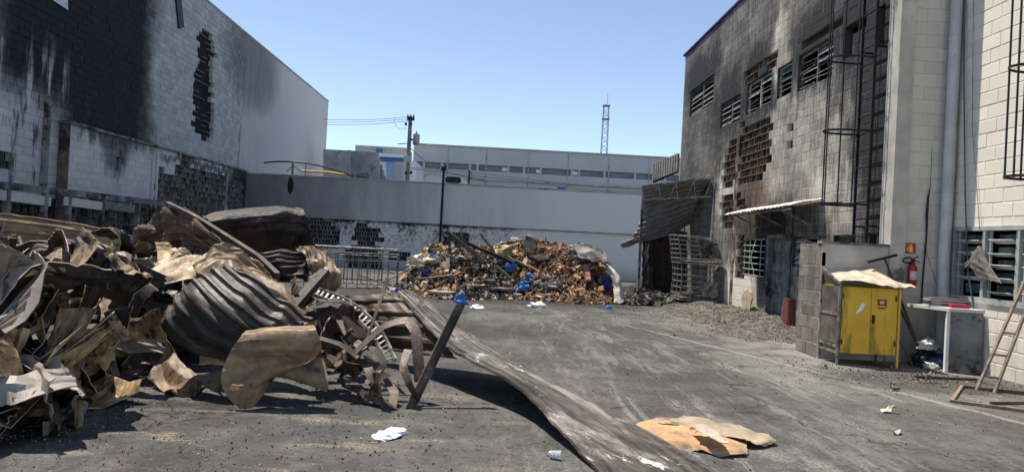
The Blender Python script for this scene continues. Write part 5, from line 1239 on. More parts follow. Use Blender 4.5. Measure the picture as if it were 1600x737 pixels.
for step, lo_, hi_, w0, w1, jy in ((33, 1.0, 1.9, .26, .50, .10), (37, .45, .9, .15, .30, .0)):      # big sheets first, then smaller torn ones among them
    for iy in range(int(340 / step) + 1):
        for ix in range(int(340 / step) + 1):
            px = -60 + ix * step + rng4.uniform(-10, 10) + (iy % 2) * 14; py = 388 + iy * step + rng4.uniform(-9, 9)
            if not pin(LHP, px, py): continue
            q = heap_hit(px, py)
            if q is None: continue
            s = rng4.uniform(lo_, hi_) * (q.y / 8) ** .5
            k = rng4.choices(range(5), (30, 20, 28, 8, 14))[0]
            mb = crumpled(s, rng4.uniform(w0, w1), 100 + n, nb=rng4.choice((3, 4, 4, 5)), amp=.026, rib=.028, lo=.4, hi=1.6)
            # layered: lying along the heap, some faces turned up to the sun, most turned out and down
            Rm = rotm((0, 0, 1), rng4.uniform(-.45, .45)) @ rotm((0, 1, 0), rng4.gauss(-.1, .22)) @ rotm((1, 0, 0), rng4.uniform(1.25, 2.0) if rng4.random() < .55 else rng4.uniform(.0, .6))
            lp_ = np.array(q) + np.array([0, jy, -.02]); place_mb(mb, Rm, lp_)
            for _ in range(16):      # keep the heap's crest below the long tan sheet
                if min(pxy(v)[1] - .05 * max(0, pxy(v)[0]) for v in mb.v[::5]) < 366: mb.v = [(a, b - .005, c - .05) for a, b, c in mb.v]
                else: break
            zmin = min(v[2] for v in mb.v)
            if zmin < .005: mb.v = [(a, b, max(c, .005)) for a, b, c in mb.v] if zmin > -.12 else [(a, b, c + .005 - zmin) for a, b, c in mb.v]
            tag(mb.build('roof_sheet', KINDS[k][0] + [DST if k != 3 else GRY], None, 9, loc=tuple(lp_)), KINDS[k][1], 'roof sheet', KINDS[k][2]); n += 1  # pale edge material paints the bright sunlit rim of each sheet
print('heap sheets', n)

def sheet(name, ctrl, nu, nv, mats, label, loc, **k):
    o = patch(ctrl, nu, nv, **k).build(name, mats, None, 11, loc=ony(*loc)); return tag(o, label, 'roof sheet')
sheet('roof_sheet', [[(-60, 332, 10.3), (-60, 352, 10.24), (-60, 386, 10.3)], [(0, 334, 10.3), (0, 354, 10.24), (0, 390, 10.3)], [(70, 342, 10.3), (70, 362, 10.24), (70, 396, 10.3)], [(140, 353, 10.3), (140, 372, 10.26), (138, 400, 10.3)], [(208, 370, 10.3), (208, 380, 10.26), (206, 402, 10.3)]], 50, 50, [TAN2, BLK], 'long flat tan corrugated sheet lying along the back of the foreground heap', (70, 396, 10), rib=.028, nrib=4, axis='v', amp=.008, freq=2, seed=2)
sheet('roof_sheet', [[(216, 354, 9.7), (248, 331, 9.7), (285, 324, 9.6), (325, 350, 9.3), (374, 392, 9.0)], [(216, 372, 9.6), (252, 354, 9.55), (290, 346, 9.45), (332, 374, 9.2), (384, 408, 8.9)], [(220, 400, 9.7), (256, 388, 9.6), (300, 382, 9.5), (342, 405, 9.2), (395, 432, 8.9)]], 30, 50, [BRN, BLK], 'dark brown folded roof sheet forming a peak above the heap', (300, 380, 9), rib=.014, nrib=7, axis='u', amp=.075, freq=3.5, seed=11, ragged=.8)
sheet('roof_sheet', [[(316, 338, 10.9), (380, 327, 11.3), (440, 325, 11.4), (472, 326, 11.2)], [(325, 345, 10.4), (390, 334, 10.6), (450, 332, 10.7), (476, 334, 10.7)], [(338, 364, 10.6), (400, 358, 10.65), (450, 357, 10.7), (484, 360, 10.7)], [(352, 392, 11.0), (410, 396, 11.0), (460, 394, 11.0), (494, 392, 11.0)]], 50, 60, [BLK, BLK], 'wide black curved roof sheet behind the folded peak', (420, 390, 10.4), rib=.014, nrib=7, axis='u', amp=.016, freq=2.2, seed=12, ragged=.4)
sheet('roof_sheet', [[(392, 396, 9.5), (440, 388, 9.6), (500, 386, 9.5)], [(400, 412, 9.4), (445, 410, 9.5), (505, 405, 9.4)], [(420, 440, 9.5), (460, 440, 9.5), (505, 436, 9.5)]], 30, 40, [BLK, BRN], 'charred sheet sagging between the curved sheet and the curl', (450, 435, 9), amp=.05, freq=3, seed=14, ragged=.8, rib=.02, nrib=6, axis='u')
sheet('roof_sheet', [[(462, 388, 9.5), (482, 389, 9.6), (500, 394, 9.5)], [(476, 398, 9.2), (500, 402, 9.2), (520, 412, 9.2)], [(482, 425, 9.0), (505, 428, 8.8), (527, 436, 9.0)], [(478, 452, 9.1), (498, 462, 8.8), (520, 468, 9.0)]], 34, 30, [TAN3, BLK], 'curled tan ribbon of sheet at the right side of the heap', (500, 460, 9), rib=.03, nrib=4, axis='v', amp=.03, freq=6, seed=15, ragged=.8)
sheet('roof_sheet', [[(212, 434, 8.1), (246, 416, 8.3), (292, 400, 8.5), (316, 398, 8.5)], [(215, 440, 7.9), (248, 430, 8.0), (292, 420, 8.1), (314, 420, 8.1)], [(226, 446, 7.9), (262, 442, 7.9), (300, 437, 8.0), (312, 436, 8.0)]], 16, 40, [TAN, BLK], 'clean tan strip of sheet jutting left from the ridge', (260, 440, 8), amp=.015, freq=5, seed=16, ragged=.8)
sheet('roof_sheet', [[(198, 436, 7.9), (212, 430, 7.8), (224, 434, 7.9)], [(190, 465, 7.8), (205, 462, 7.6), (214, 468, 7.8)], [(186, 495, 7.7), (200, 495, 7.6), (212, 498, 7.7)], [(190, 520, 7.7), (202, 520, 7.6), (213, 522, 7.7)]], 30, 16, [GRY, BLK], 'narrow ash grey strip of sheet hanging down from the tan strip', (200, 518, 7.7), amp=.02, freq=8, seed=17, ragged=.6)
sheet('roof_sheet', [[(300, 412, 7.6), (330, 388, 7.75), (372, 390, 7.8), (408, 412, 7.7)], [(306, 428, 7.25), (345, 408, 7.5), (392, 418, 7.6), (432, 444, 7.5)], [(318, 434, 7.05), (362, 426, 7.15), (412, 450, 7.2), (476, 494, 7.05)]], 36, 50, [TAN3, BLK], 'large tan sheet folded over the ridge above the black ribbed sheet', (380, 430, 7.6), amp=.035, freq=3.5, seed=18, ragged=.8, rib=.02, nrib=6, axis='u')
sheet('roof_sheet', [[(368, 424, 7.12), (325, 426, 6.98), (287, 448, 6.86), (260, 488, 6.9)], [(408, 448, 6.98), (365, 460, 6.74), (318, 486, 6.64), (254, 508, 6.85)], [(450, 478, 6.92), (410, 494, 6.66), (360, 518, 6.62), (292, 546, 6.85)], [(488, 504, 6.86), (442, 516, 6.64), (395, 532, 6.64), (352, 564, 6.8)]], 60, 90, [m_sheet('charred_ribbed_sheet', (0.040, 0.037, 0.034), lo=.50, hi=.60, ash=.62, rough=.5, streak=.25, rust=.2), BRN], 'big black ribbed roof sheet bulging at the front of the heap', (350, 560, 6.6), rib=.04, nrib=8, axis='v', amp=.017, freq=3.2, seed=19, ragged=.5)
sheet('roof_sheet', [[(386, 518, 6.50), (436, 510, 6.56), (490, 508, 6.62)], [(378, 524, 6.34), (430, 518, 6.36), (494, 516, 6.42)], [(362, 545, 6.30), (422, 542, 6.33), (502, 545, 6.42)], [(350, 574, 6.30), (402, 576, 6.36), (478, 566, 6.48)], [(348, 606, 6.27), (388, 608, 6.24), (426, 590, 6.44)], [(374, 638, 6.24), (394, 634, 6.30), (416, 608, 6.46)]], 60, 50, [TAN2, BRN], 'smooth tan curled sheet hanging in front like a tongue', (375, 638, 6.24), amp=.006, freq=4.5, seed=20, rib=.004, nrib=9, axis='u', ragged=.5, th=.012)
sheet('roof_sheet', [[(408, 556, 6.55), (460, 550, 6.6), (506, 560, 6.55)], [(420, 574, 6.50), (466, 576, 6.5), (512, 592, 6.45)], [(436, 586, 6.52), (478, 600, 6.48), (510, 612, 6.42)]], 24, 36, [TAN2, BRN], 'tan tail of sheet curling right from the tongue', (480, 600, 6.42), amp=.008, freq=5, seed=21, ragged=.7, th=.012)
sheet('roof_sheet', [[(264, 532, 7.2), (300, 586, 6.95), (352, 576, 6.75)], [(250, 566, 7.1), (282, 598, 6.8), (345, 592, 6.6)], [(238, 596, 6.95), (266, 614, 6.65), (340, 606, 6.5)]], 26, 36, [TAN3, BLK], 'creased tan sheet lying on the ground below the black ribbed sheet', (290, 612, 6.6), amp=.04, freq=6, seed=22, ragged=.8)
sheet('roof_sheet', [[(499, 466, 9.3), (560, 461, 9.1), (623, 458, 8.94)], [(500, 490, 9.4), (590, 500, 8.75), (668, 507, 8.25)], [(505, 514, 9.5), (610, 546, 8.6), (714, 560, 7.62)]], 50, 40, [m_sheet('shaded_brown_sheet', (0.040, 0.030, 0.022), lo=.5, hi=.64, ash=.08, rust=.3), BLK], 'brown ribbed sheet coloured as in shade, sloping under the long grey panel', (600, 555, 7.9), rib=.03, nrib=5, axis='u', amp=.012, freq=2, seed=23)  # base brown darkened for the shade on this face
LP_ = [[(622, 459, 8.9), (632, 456, 8.95), (642, 458, 8.95)], [(700, 540, 7.6), (730, 540, 7.9), (766, 548, 8.45)], [(800, 598, 6.6), (850, 600, 6.85), (902, 621, 7.35)], [(864, 660, 5.75), (940, 652, 6.05), (1012, 681, 6.02)], [(948, 752, 4.82), (1040, 745, 4.95), (1140, 757, 4.93)]]
lmm = M('ash_streaked_panel'); v = lmm.map(lmm.obc(), rot=(0, 0, math.radians(58)))
st1 = lmm.noise(lmm.map(v, (.10, 1, 1)), 6.5, 7, .72, .5); st2 = lmm.noise(lmm.map(v, (.22, 1, 1), loc=(4, 2, 1)), 15, 6, .75, .8); nf_ = lmm.noise(v, 34, 4, .7); nb_ = lmm.noise(v, 1.7, 4)
c = lmm.mix(st1.ss(.35, .62), (.035, .030, .026), (.115, .098, .082))
c = lmm.mix((st1 + nb_ * .35).ss(.68, .82) * .8, c, (.24, .22, .19))
c = lmm.mix((st2 + nb_ * .4 + (nf_ - .5) * .25).ss(.83, .88), c, (.50, .47, .41))
c = lmm.mix(nf_.ss(.62, .72) * .5, c, (.03, .026, .022))
lmm.color(c).rough(.6).bump(nf_ + st2, .4, .012); lm = lmm.mat
o = sheet('roof_panel', LP_, 90, 70, [lm, BRN], 'long grey ash streaked roof panel sloping down to the ground', (900, 660, 6), rib=.03, nrib=5, axis='v', amp=.004, freq=2, seed=24, ragged=.2, th=.025)

# ---------------------------------------------------------------- twisted steel sections
CH_ = [(-.05, -.028), (.05, -.028), (.05, .028), (.042, .028), (.042, -.020), (-.042, -.020), (-.042, .028), (-.05, .028)]
FL_ = [(-.045, -.005), (.045, -.005), (.045, .005), (-.045, .005)]
def strip(pts, sec, mt, label, twist=0.0, name='bent_channel', sc=1.0, up=(0, 0, 1)):
    A0 = np.array([tuple(ony(*p)) for p in pts]); nn_ = 8 * (len(pts) - 1) + 1; P = spline(A0, nn_) * .4 + .6 * np.stack([np.interp(np.linspace(0, len(pts) - 1, nn_), np.arange(len(pts)), A0[:, q]) for q in range(3)], -1)
    mb = MB(); mb.sweep([Vector(p) for p in P], [(a * sc, b * sc) for a, b in sec], twist=twist, up=up); return tag(mb.build(name, mt, None, 45, loc=tuple(P[0])), label, 'steel channel')
strip([(631, 658, 6.56), (676, 565, 6.75), (722, 470, 6.95)], CH_, MATS['rust_light'], 'straight rusty channel beam leaning up with a blue rag on its end', .1, 'steel_beam', .82, up=(0, 1, .3))
strip([(640, 656, 6.5), (600, 630, 6.6), (560, 610, 6.75), (532, 596, 6.9)], CH_, MATS['rust'], 'rusty channel lying on the ground joined to the leaning beam', .6, sc=.9)
strip([(532, 590, 6.9), (554, 551, 6.95), (600, 510, 7.0), (634, 500, 7.0), (650, 520, 6.9), (656, 596, 6.75)], FL_, MATS['rust_light'], 'flat steel strip bent into a tall hook', .5, sc=1.1)
strip([(606, 434, 7.4), (590, 482, 7.3), (572, 532, 7.2)], FL_, MATS['rust_light'], 'short flat rusty bar standing tilted among the bent strips', .4, sc=.6)
strip([(638, 546, 6.85), (630, 572, 6.7), (640, 600, 6.6), (654, 626, 6.6)], FL_, MATS['rust_light'], 'curved flat strip inside the tall hook', 1.2, sc=.9)
strip([(258, 330, 9.55), (300, 350, 9.35), (352, 382, 9.1), (402, 414, 8.8), (432, 442, 8.5)], [(-.13, -.03), (.13, -.03), (.13, .03), (.12, .03), (.12, -.02), (-.12, -.02), (-.12, .03), (-.13, .03)], MATS['rust_light'], 'wide brown channel running down across the folded peak', .2, 'wide_channel', up=(0, 1, .2))
strip([(508, 424, 8.5), (480, 456, 8.2), (450, 492, 7.9)], CH_, BLK, 'charred black channel lying across the sagging sheets', .1, sc=1.2)
strip([(572, 555, 7.0), (600, 590, 6.85), (616, 612, 6.7), (612, 640, 6.55)], FL_, MATS['rust'], 'dark flat strip dropping to the ground behind the leaning beam', .8, sc=.9)
strip([(500, 470, 8.0), (530, 500, 7.7), (548, 530, 7.4), (570, 548, 7.2)], CH_, MATS['rust'], 'dark bent channel under the lattice strip', .5, sc=.9)
strip([(540, 600, 6.7), (575, 596, 6.75), (600, 570, 6.8), (590, 545, 6.9)], FL_, MATS['rust'], 'narrow looped strip among the bent channels', 1.6, sc=.7)
strip([(545, 548, 7.1), (575, 575, 6.9), (585, 600, 6.75)], CH_, MATS['rust'], 'short crushed channel in the middle of the bent strips', 1.2, sc=.8)
strip([(440, 505, 7.2), (490, 528, 7.0), (530, 540, 6.95), (560, 560, 6.9)], CH_, MATS['rust'], 'dark channel running out from below the tan ridge sheet', .3, sc=.8)
strip([(150, 618, 6.9), (200, 590, 7.4), (247, 557, 8.2)], CH_, MATS['rust_light'], 'rusty channel lying at the foot of the tangled heap', .2, sc=1.4)
strip([(-30, 700, 5.15), (60, 660, 5.5), (150, 612, 6.3)], [(-.16, -.012), (.16, -.012), (.16, .012), (-.16, .012)], BLK, 'long charred board along the foot of the tangled heap', .2, 'charred_board', up=(0, .8, .6))
strip([(82, 492, 7.0), (130, 484, 7.1), (172, 476, 7.2)], [(-.06, -.02), (.06, -.02), (.06, .02), (-.06, .02)], MATS['rust'], 'brown plank poking from the middle of the tangled heap', .1, 'scorched_plank', up=(0, 1, .2))
for k, (px, py, Y, s, kk) in enumerate(((520, 560, 6.95, .5, 4), (505, 545, 7.1, .45, 0), (535, 580, 6.85, .4, 4), (556, 528, 7.3, .45, 2), (478, 540, 7.1, .5, 2), (500, 495, 7.7, .6, 2), (430, 470, 8.2, .6, 2), (540, 500, 7.9, .5, 2), (470, 470, 8.3, .5, 4), (250, 470, 8.2, .7, 2), (280, 400, 8.8, .6, 1), (235, 500, 8.0, .5, 4), (585, 620, 6.6, .3, 4))):
    mb = crumpled(s, s * .5, 400 + k, nb=5, amp=.022, rib=.015, net=.09); p = ony(px, py, Y); place_mb(mb, rotm((1, 0, 0), .9) @ rotm((0, 0, 1), k * 1.3) @ rotm((0, 1, 0), .4), p)
    zm = min(v[2] for v in mb.v)
    if zm < .004: mb.v = [(a, b, c + .004 - zm) for a, b, c in mb.v]
    tag(mb.build('sheet_scrap', KINDS[kk][0] + [KINDS[kk][0][0]], None, 9, loc=p), {0: 'crumpled tan sheet scrap between the bent steel strips', 1: 'crumpled yellowed sheet scrap below the folded peak', 2: 'crumpled black sheet scrap wedged under the ridge sheets', 4: 'crumpled brown sheet scrap among the bent steel strips'}[kk], 'sheet scrap', {0: 'tan scraps', 1: 'yellow scraps', 2: 'black scraps under the ridge', 4: 'brown scraps among the strips'}[kk])
rng5 = random.Random(21)
for k in range(12):      # long laths and channels lying across the tangled heap
    px, py = rng5.uniform(-30, 190), rng5.uniform(400, 590)
    a = heap_hit(px, py)
    if a is None or not pin(LHP, px, py): continue
    ang = rng5.gauss(0, .5); L_ = rng5.uniform(.5, 1.1); d_ = Vector((math.cos(ang), math.sin(ang) * .6, rng5.gauss(.08, .22))).normalized() * L_
    a = a + Vector((0, -.12, .06)); mb = MB(); pts = [a - d_ / 2, a + Vector((0, 0, rng5.uniform(-.05, .07))), a + d_ / 2]
    P = spline(np.array([tuple(p) for p in pts]), 9); P[:, 2] = np.maximum(P[:, 2], .04)
    mb.sweep([Vector(p) for p in P], [(x_ * .8, y_ * .8) for x_, y_ in CH_], twist=rng5.uniform(-1, 1))
    mt, lb = ((MATS['rust_light'], 'rusty channel lying across the crumpled sheets of the heap'), (TAN, 'tan edge trim lying across the crumpled sheets of the heap'), (BLK, 'charred channel lying across the crumpled sheets of the heap'))[k % 3]
    tag(mb.build('edge_strip', mt, None, 45, loc=tuple(P[0])), lb, 'strip', ('rusty channels on the heap', 'tan trims on the heap', 'charred channels on the heap')[k % 3])
# lattice girder
LG = thing('lattice_girder', 'bent perforated steel girder curving down beside the brown ribbed sheet', 'girder', ony(560, 490, 8.1))
ra = spline(np.array([tuple(ony(*p)) for p in ((490, 449, 8.8), (545, 470, 8.35), (590, 510, 7.8), (618, 562, 7.25))]), 25); rb_ = spline(np.array([tuple(ony(*p)) for p in ((484, 458, 8.7), (536, 480, 8.25), (578, 520, 7.7), (604, 566, 7.2))]), 25)
for q in (ra, rb_): mb = MB(); mb.sweep([Vector(p) for p in q], [(-.012, -.02), (.012, -.02), (.012, .02), (-.012, .02)]); mb.build('chord', MATS['grey_metal'], LG)
for k in range(1, 24): mb = MB(); mb.bar(ra[k], rb_[k], .03, .008); mb.build('rung', MATS['grey_metal'], LG)
# ---------------------------------------------------------------- small things on the asphalt
p = ony(720, 470, 6.95); tag(lump(p - Vector((0, 0, .03)), .045, .03, .05, 91, .8).build('blue_rag', BLU, None, 40, loc=p), 'small blue rag on the raised end of the leaning beam', 'rag')
p = g(610, 678); mb = patch([[g(580, 682), g(590, 686, .01), g(600, 688)], [g(596, 674, .025), g(608, 677, .04), g(618, 684, .01)], [g(622, 669, .02), g(632, 671, .03), g(639, 675, .01)]], 24, 24, .006, amp=.012, freq=14, seed=5, ragged=1., world=True); tag(mb.build('white_rag', simple('white_cloth', (.80, .80, .79), .8, var=.06), None, 50, loc=p), 'crumpled white cloth on the asphalt by the leaning beam', 'cloth')
cp = g(868, 716); CUP = thing('plastic_cup', 'clear plastic cup lying in the shadow of the long panel', 'cup', cp)
cm = M('clear_plastic'); cm.color((.85, .9, .92)).rough(.15); cm.b.inputs['Transmission Weight'].default_value = .75; cm.b.inputs['IOR'].default_value = 1.25
mb = MB(); mb.lathe(cp + Vector((-.045, 0, .032)), [(.024, 0), (.026, .02), (.034, .085), (.036, .088), (.033, .086), (.023, .006)], 20, axis=(.95, -.3, .02)); mb.build('cup_wall', cm.mat, CUP, 40)
CBD = simple('orange_cardboard', (.46, .275, .135), .85, var=.2, nscale=5, bump=.25, dirt=(.22, .17, .12), dirt_amt=.5)
CBG = simple('dusty_cardboard', (.34, .27, .19), .85, var=.25, nscale=4, bump=.2, dirt=(.10, .08, .06), dirt_amt=.4)
CD = thing('torn_cardboard', 'torn orange cardboard sheet lying flat on the asphalt', 'cardboard', g(1090, 690))
W_ = lambda L: [[g(a, b, c) for a, b, c in r] for r in L]
patch(W_([[(986, 664, .012), (1010, 684, .01), (1040, 700, .01)], [(1040, 662, .05), (1070, 690, .03), (1090, 704, .01)], [(1100, 672, .06), (1120, 695, .05), (1130, 712, .01)], [(1165, 690, .03), (1168, 703, .03), (1165, 711, .012)]]), 40, 24, .006, amp=.012, freq=5, seed=3, ragged=1.6, world=True).build('sheet', [CBD, CBG], CD, 8)
patch(W_([[(1008, 655, .03), (1020, 657, .06), (1032, 662, .06)], [(1070, 654, .05), (1085, 659, .09), (1096, 668, .08)], [(1150, 668, .05), (1160, 678, .07), (1162, 690, .05)], [(1205, 684, .02), (1212, 688, .04), (1192, 697, .02)]]), 40, 20, .006, amp=.016, freq=5, seed=4, ragged=1.8, world=True).build('flap', [CBG, CBD], CD, 8)
patch(W_([[(1078, 664, .13), (1090, 672, .13)], [(1108, 664, .15), (1110, 684, .135)], [(1130, 682, .12), (1138, 694, .10)]]), 18, 12, .006, amp=.012, freq=9, seed=6, ragged=1.2, world=True).build('torn_piece', [DST, CBG], CD, 8)
for k, (px, py, s, mt, lb) in enumerate(((120, 662, .3, YELS, 'small crumpled yellow sheet scrap on the asphalt'), (1400, 672, .12, DST, 'thin tan peeling on the asphalt'), (1390, 640, .14, DST, 'pale torn strip on the asphalt'), (1395, 606, .12, BLK, 'black cinder lump on the asphalt before the cabinet'), (1450, 594, .16, GRY, 'pale broken lump before the slab counter'), (118, 658, .18, TAN, 'small tan scrap lying on the yellow scrap'), (1545, 580, .25, BLK, 'dark rag below the ladder'), (1290, 572, .12, BLK, 'black cinder lump by the cabinet leg'))):
    mb = crumpled(s, s * .45, 500 + k, nb=4, amp=.014, rib=0, th=.005, res=.02, net=.05); p = g(px, py, .03); place_mb(mb, rotm((0, 0, 1), k * 1.1) @ rotm((1, 0, 0), .3), p); zm = min(v[2] for v in mb.v); mb.v = [(a, b, c + .004 - zm) for a, b, c in mb.v]
    tag(mb.build('scrap', [mt, mt, mt], None, 9, loc=g(px, py)), lb, 'scrap')
# ================================================================ beyond the boundary wall
PLN = simple('pale_render', (.50, .50, .49), .85, var=.06, nscale=.3, bump=.05)
WHP = simple('white_wall_paint', (.72, .73, .73), .7, var=.05, nscale=.5, bump=.05)
BLP = simple('blue_wall_paint', (.05, .15, .42), .6, var=.1, nscale=.5, bump=.05)
def slab_px(mb, pts, Y, dy): mb.prism([ony(a, b, Y) for a, b in pts], (0, dy, 0)); return mb
Y1 = 72.0
GW = thing('long_grey_warehouse', 'long low grey warehouse with a strip of windows beyond the boundary wall', 'building', (8, Y1, 0))
zt_ = ony(800, 234, Y1).z; xl, xr = ony(646, 240, Y1).x, 30
wz0, wz1 = ony(800, 269.5, Y1).z, ony(800, 260, Y1).z
mb = MB(); mb.box2((xl, Y1, wz1), (xr, Y1 + 20, zt_)); mb.build('upper_wall', PLN, GW)
mb = MB(); mb.box2((xl, Y1, 0), (xr, Y1 + 20, wz0)); mb.build('lower_wall', PLN, GW)
mb = MB(); mb.box2((xl - .1, Y1 - .15, zt_ + .002), (xr, Y1 + 20, zt_ + .12)); mb.build('roof_edge', MATS['plaster'], GW)
mb = MB(); mb.box2((xl + .1, Y1 + .45, wz0 + .002), (xr, Y1 + .5, wz1 - .002)); mb.build('window_backing', MATS['plaster'], GW)
GLS = simple('grey_strip_glass', (.16, .18, .20), .3, var=.2, nscale=1, bump=0)
cuts = [646, 662, 690, 734, 746, 794, 819, 845, 894, 905, 945, 993, 1040, 1080]
for a, b in zip(cuts, cuts[1:]):
    xa, xb = ony(a, 265, Y1).x, ony(b, 265, Y1).x
    mb = MB(); mb.box2((xa + .12, Y1 + .2, wz0 + .06), (xb - .12, Y1 + .25, wz1 - .06)); w = mb.build('window', GLS, GW)
    mb = MB(); mb.box2((xa - .11, Y1 + .05, wz0 + .003), (xa + .11, Y1 + .3, wz1 - .003)); mb.build('window_post', PLN, GW)
for px in (788, 841, 899):
    p = ony(px, 268, Y1); mb = MB(); mb.box2((p.x - .22, Y1 + .1, wz0 + .1), (p.x + .22, Y1 + .18, wz1 - .15)); mb.build('open_pane', WHP, GW)
for px in (700, 760, 826, 888, 952, 1015):
    p = ony(px, 250, Y1); mb = MB(); mb.box2((p.x - .05, Y1 - .04, 0), (p.x + .05, Y1 - .001, zt_ - .02)); mb.build('panel_joint', MATS['plaster'], GW)
mb = MB(); mb.box2((xl, Y1 - .25, wz0 - .9), (xr, Y1 - .05, wz0 - .75)); mb.build('gutter', MATS['plaster'], GW)
Y2 = 58.0
BB = thing('blue_white_building', 'white building with blue band and blue door panel beyond the wall', 'building', (-9, Y2, 0))
mb = MB(); slab_px(mb, [(592, 252), (650, 252), (650, 300), (592, 300)], Y2, 6); mb.build('front_wall', WHP, BB)
mb = MB(); slab_px(mb, [(592.5, 245), (633, 247), (633, 252.5), (592.5, 251)], Y2 - .3, 5); mb.build('blue_band', BLP, BB)
mb = MB(); slab_px(mb, [(592.5, 238.5), (634, 241), (634, 246.5), (592.5, 244.6)], Y2 - .5, 6); mb.build('white_fascia', WHP, BB)
mb = MB(); slab_px(mb, [(604, 252), (615, 252.5), (615, 300), (604, 300)], Y2 - .1, .08); mb.build('blue_panel', simple('light_blue_paint', (.28, .38, .60), .6, var=.08), BB)
for k in range(9):
    px = 617 + k * 2.0; mb = MB(); p = ony(px, 256, Y2 - .12); q = ony(px, 290, Y2 - .12); mb.box2((p.x - .02, Y2 - .14, q.z), (p.x + .02, Y2 - .1, p.z)); mb.build('slat', PLN, BB)
LR = thing('louvred_roof', 'cream slatted metal roof behind the blue banded building', 'roof', (-11, 66, 0))
for k in range(5):
    mb = MB(); slab_px(mb, [(555, 226.5 + k * 3.4), (636, 230.7 + k * 3.4), (636, 233.4 + k * 3.4), (555, 229.2 + k * 3.4)], 66 - k * .05, 4); mb.build('slat', simple('cream_cladding', (.55, .53, .47), .6, var=.1), LR)
mb = MB(); slab_px(mb, [(556, 230), (637, 234), (637, 300), (556, 300)], 66.2, 3.5); mb.build('wall', WHP, LR)
mb = MB(); slab_px(mb, [(588, 232), (597.5, 232.3), (597.5, 238), (588, 237.6)], 65.5, .3); mb.build('blue_sign_box', BLP, LR)
Y3 = 46.0
CW = thing('concrete_panel_wall', 'weathered grey concrete panel wall beside the tall warehouse', 'wall', (-9.5, Y3, 0))
cwm = simple('weathered_concrete', (.36, .36, .35), .9, var=.4, nscale=.7, bump=.3, dirt=(.12, .12, .12), dirt_amt=.5)
for a, b, t0_, t1_ in ((505, 545, 233, 235), (546.5, 591, 235, 238)):
    mb = MB(); slab_px(mb, [(a, t0_), (b, t1_), (b, 305), (a, 305)], Y3, .3); mb.build('panel', cwm, CW)
mb = MB(); slab_px(mb, [(544.5, 234), (547, 234.2), (547, 305), (544.5, 305)], Y3 - .06, .2); mb.build('joint_post', MATS['plaster'], CW)
for k in range(4): mb = MB(); slab_px(mb, [(591.2 + k * 3, 248 + k * 9), (594 + k * 3, 248.2 + k * 9), (594 + k * 3, 305), (591.2 + k * 3, 305)], Y3 + .02, .2); mb.build('broken_edge', cwm, CW)
# utility pole
UP = thing('utility_pole', 'concrete utility pole with crossarm and transformer drum', 'utility pole', ony(637, 368, 44) * Vector((1, 1, 0)))
pt, pb = ony(641.5, 182, 44), ony(636, 300, 44); GPM = simple('pole_concrete', (.26, .25, .24), .85, var=.2)
px_ = pt.x
mb = MB(); mb.lathe((px_, 44, 0), [(.16, 0), (.14, 5), (.11, pt.z)], 12); mb.build('shaft', GPM, UP, 50)
mb = MB(); mb.box2((px_ - .18, 43.8, pt.z - .25), (px_ + .25, 44.0, pt.z - .08)); mb.build('crossarm', MATS['black_metal'], UP)
for dx in (-.14, .02, .2): mb = MB(); mb.lathe((px_ + dx, 43.85, pt.z - .08), [(.04, 0), (.06, .05), (.03, .1), (.05, .16)], 8); mb.build('insulator', MATS['black_metal'], UP)
q = ony(650.5, 217, 43.8); mb = MB(); mb.lathe((q.x, 43.8, q.z - .36), [(.14, 0), (.2, .06), (.2, .56), (.17, .64), (.05, .68), (.03, .82)], 16); mb.build('transformer', MATS['plaster'], UP, 50)
mb = MB(); mb.box2((px_ + .1, 43.9, q.z - .1), (q.x - .15, 43.98, q.z)); mb.build('bracket', MATS['black_metal'], UP)
q = ony(637, 248, 43.7); mb = MB(); mb.box2((q.x - .25, 43.75, q.z - .2), (q.x + .2, 43.85, q.z + .15)); mb.build('junction_box', MATS['pale_plaster'], UP)
for (pa, pb_) in ((186, 196), (262, 272)):
    for k in range(2):
        q = ony(634 + 8 * k, pa + 10, 43.75); mb = MB(); mb.lathe((q.x, 43.78, q.z), [(.05, 0), (.08, .08), (.05, .18)], 8); mb.build('insulator', MATS['black_metal'], UP)
q0 = ony(624, 227, 43.8); mb = MB(); mb.tube([(q0.x, 43.2, q0.z), (px_, 43.9, q0.z + .15)], .03, 6); mb.build('lamp_arm', MATS['grey_metal'], UP)
def wire(label, pts, r_=.012):
    P = spline(np.array([tuple(ony(*p)) for p in pts]), 18); mb = MB(); mb.tube([Vector(p) for p in P], r_, 5); return tag(mb.build('power_line', MATS['black_metal'], None, None, loc=tuple(P[0])), label, 'wire', 'wires strung from the utility pole')
wire('upper power line running left from the pole crossarm', [(641, 182.5, 43.9), (580, 187, 46), (505, 187, 49), (470, 186, 51)])
wire('middle power line running left from the pole crossarm', [(640, 186, 43.9), (580, 190, 46), (505, 191.5, 49), (470, 191, 51)])
wire('lower power line running left from the pole crossarm', [(640, 189, 43.9), (580, 194, 46), (505, 195, 49), (470, 195, 51)])
wire('slack jumper loop hanging beside the pole crossarm', [(616, 185, 44.2), (617, 193, 44.1), (625, 202, 44), (636, 200, 43.9)], .01)
wire('thick black service cable dropping right from the pole', [(642, 232, 43.7), (665, 252, 42), (690, 267, 40), (735, 277, 38), (760, 282, 37)], .022)
wire('upper thin cable crossing in front of the grey warehouse', [(642, 262, 43.7), (760, 272, 50), (900, 289, 56), (1010, 296, 60)], .014)
wire('lower thin cable crossing in front of the grey warehouse', [(642, 264, 43.7), (800, 281, 50), (920, 296, 56), (1010, 300.5, 60)], .014)
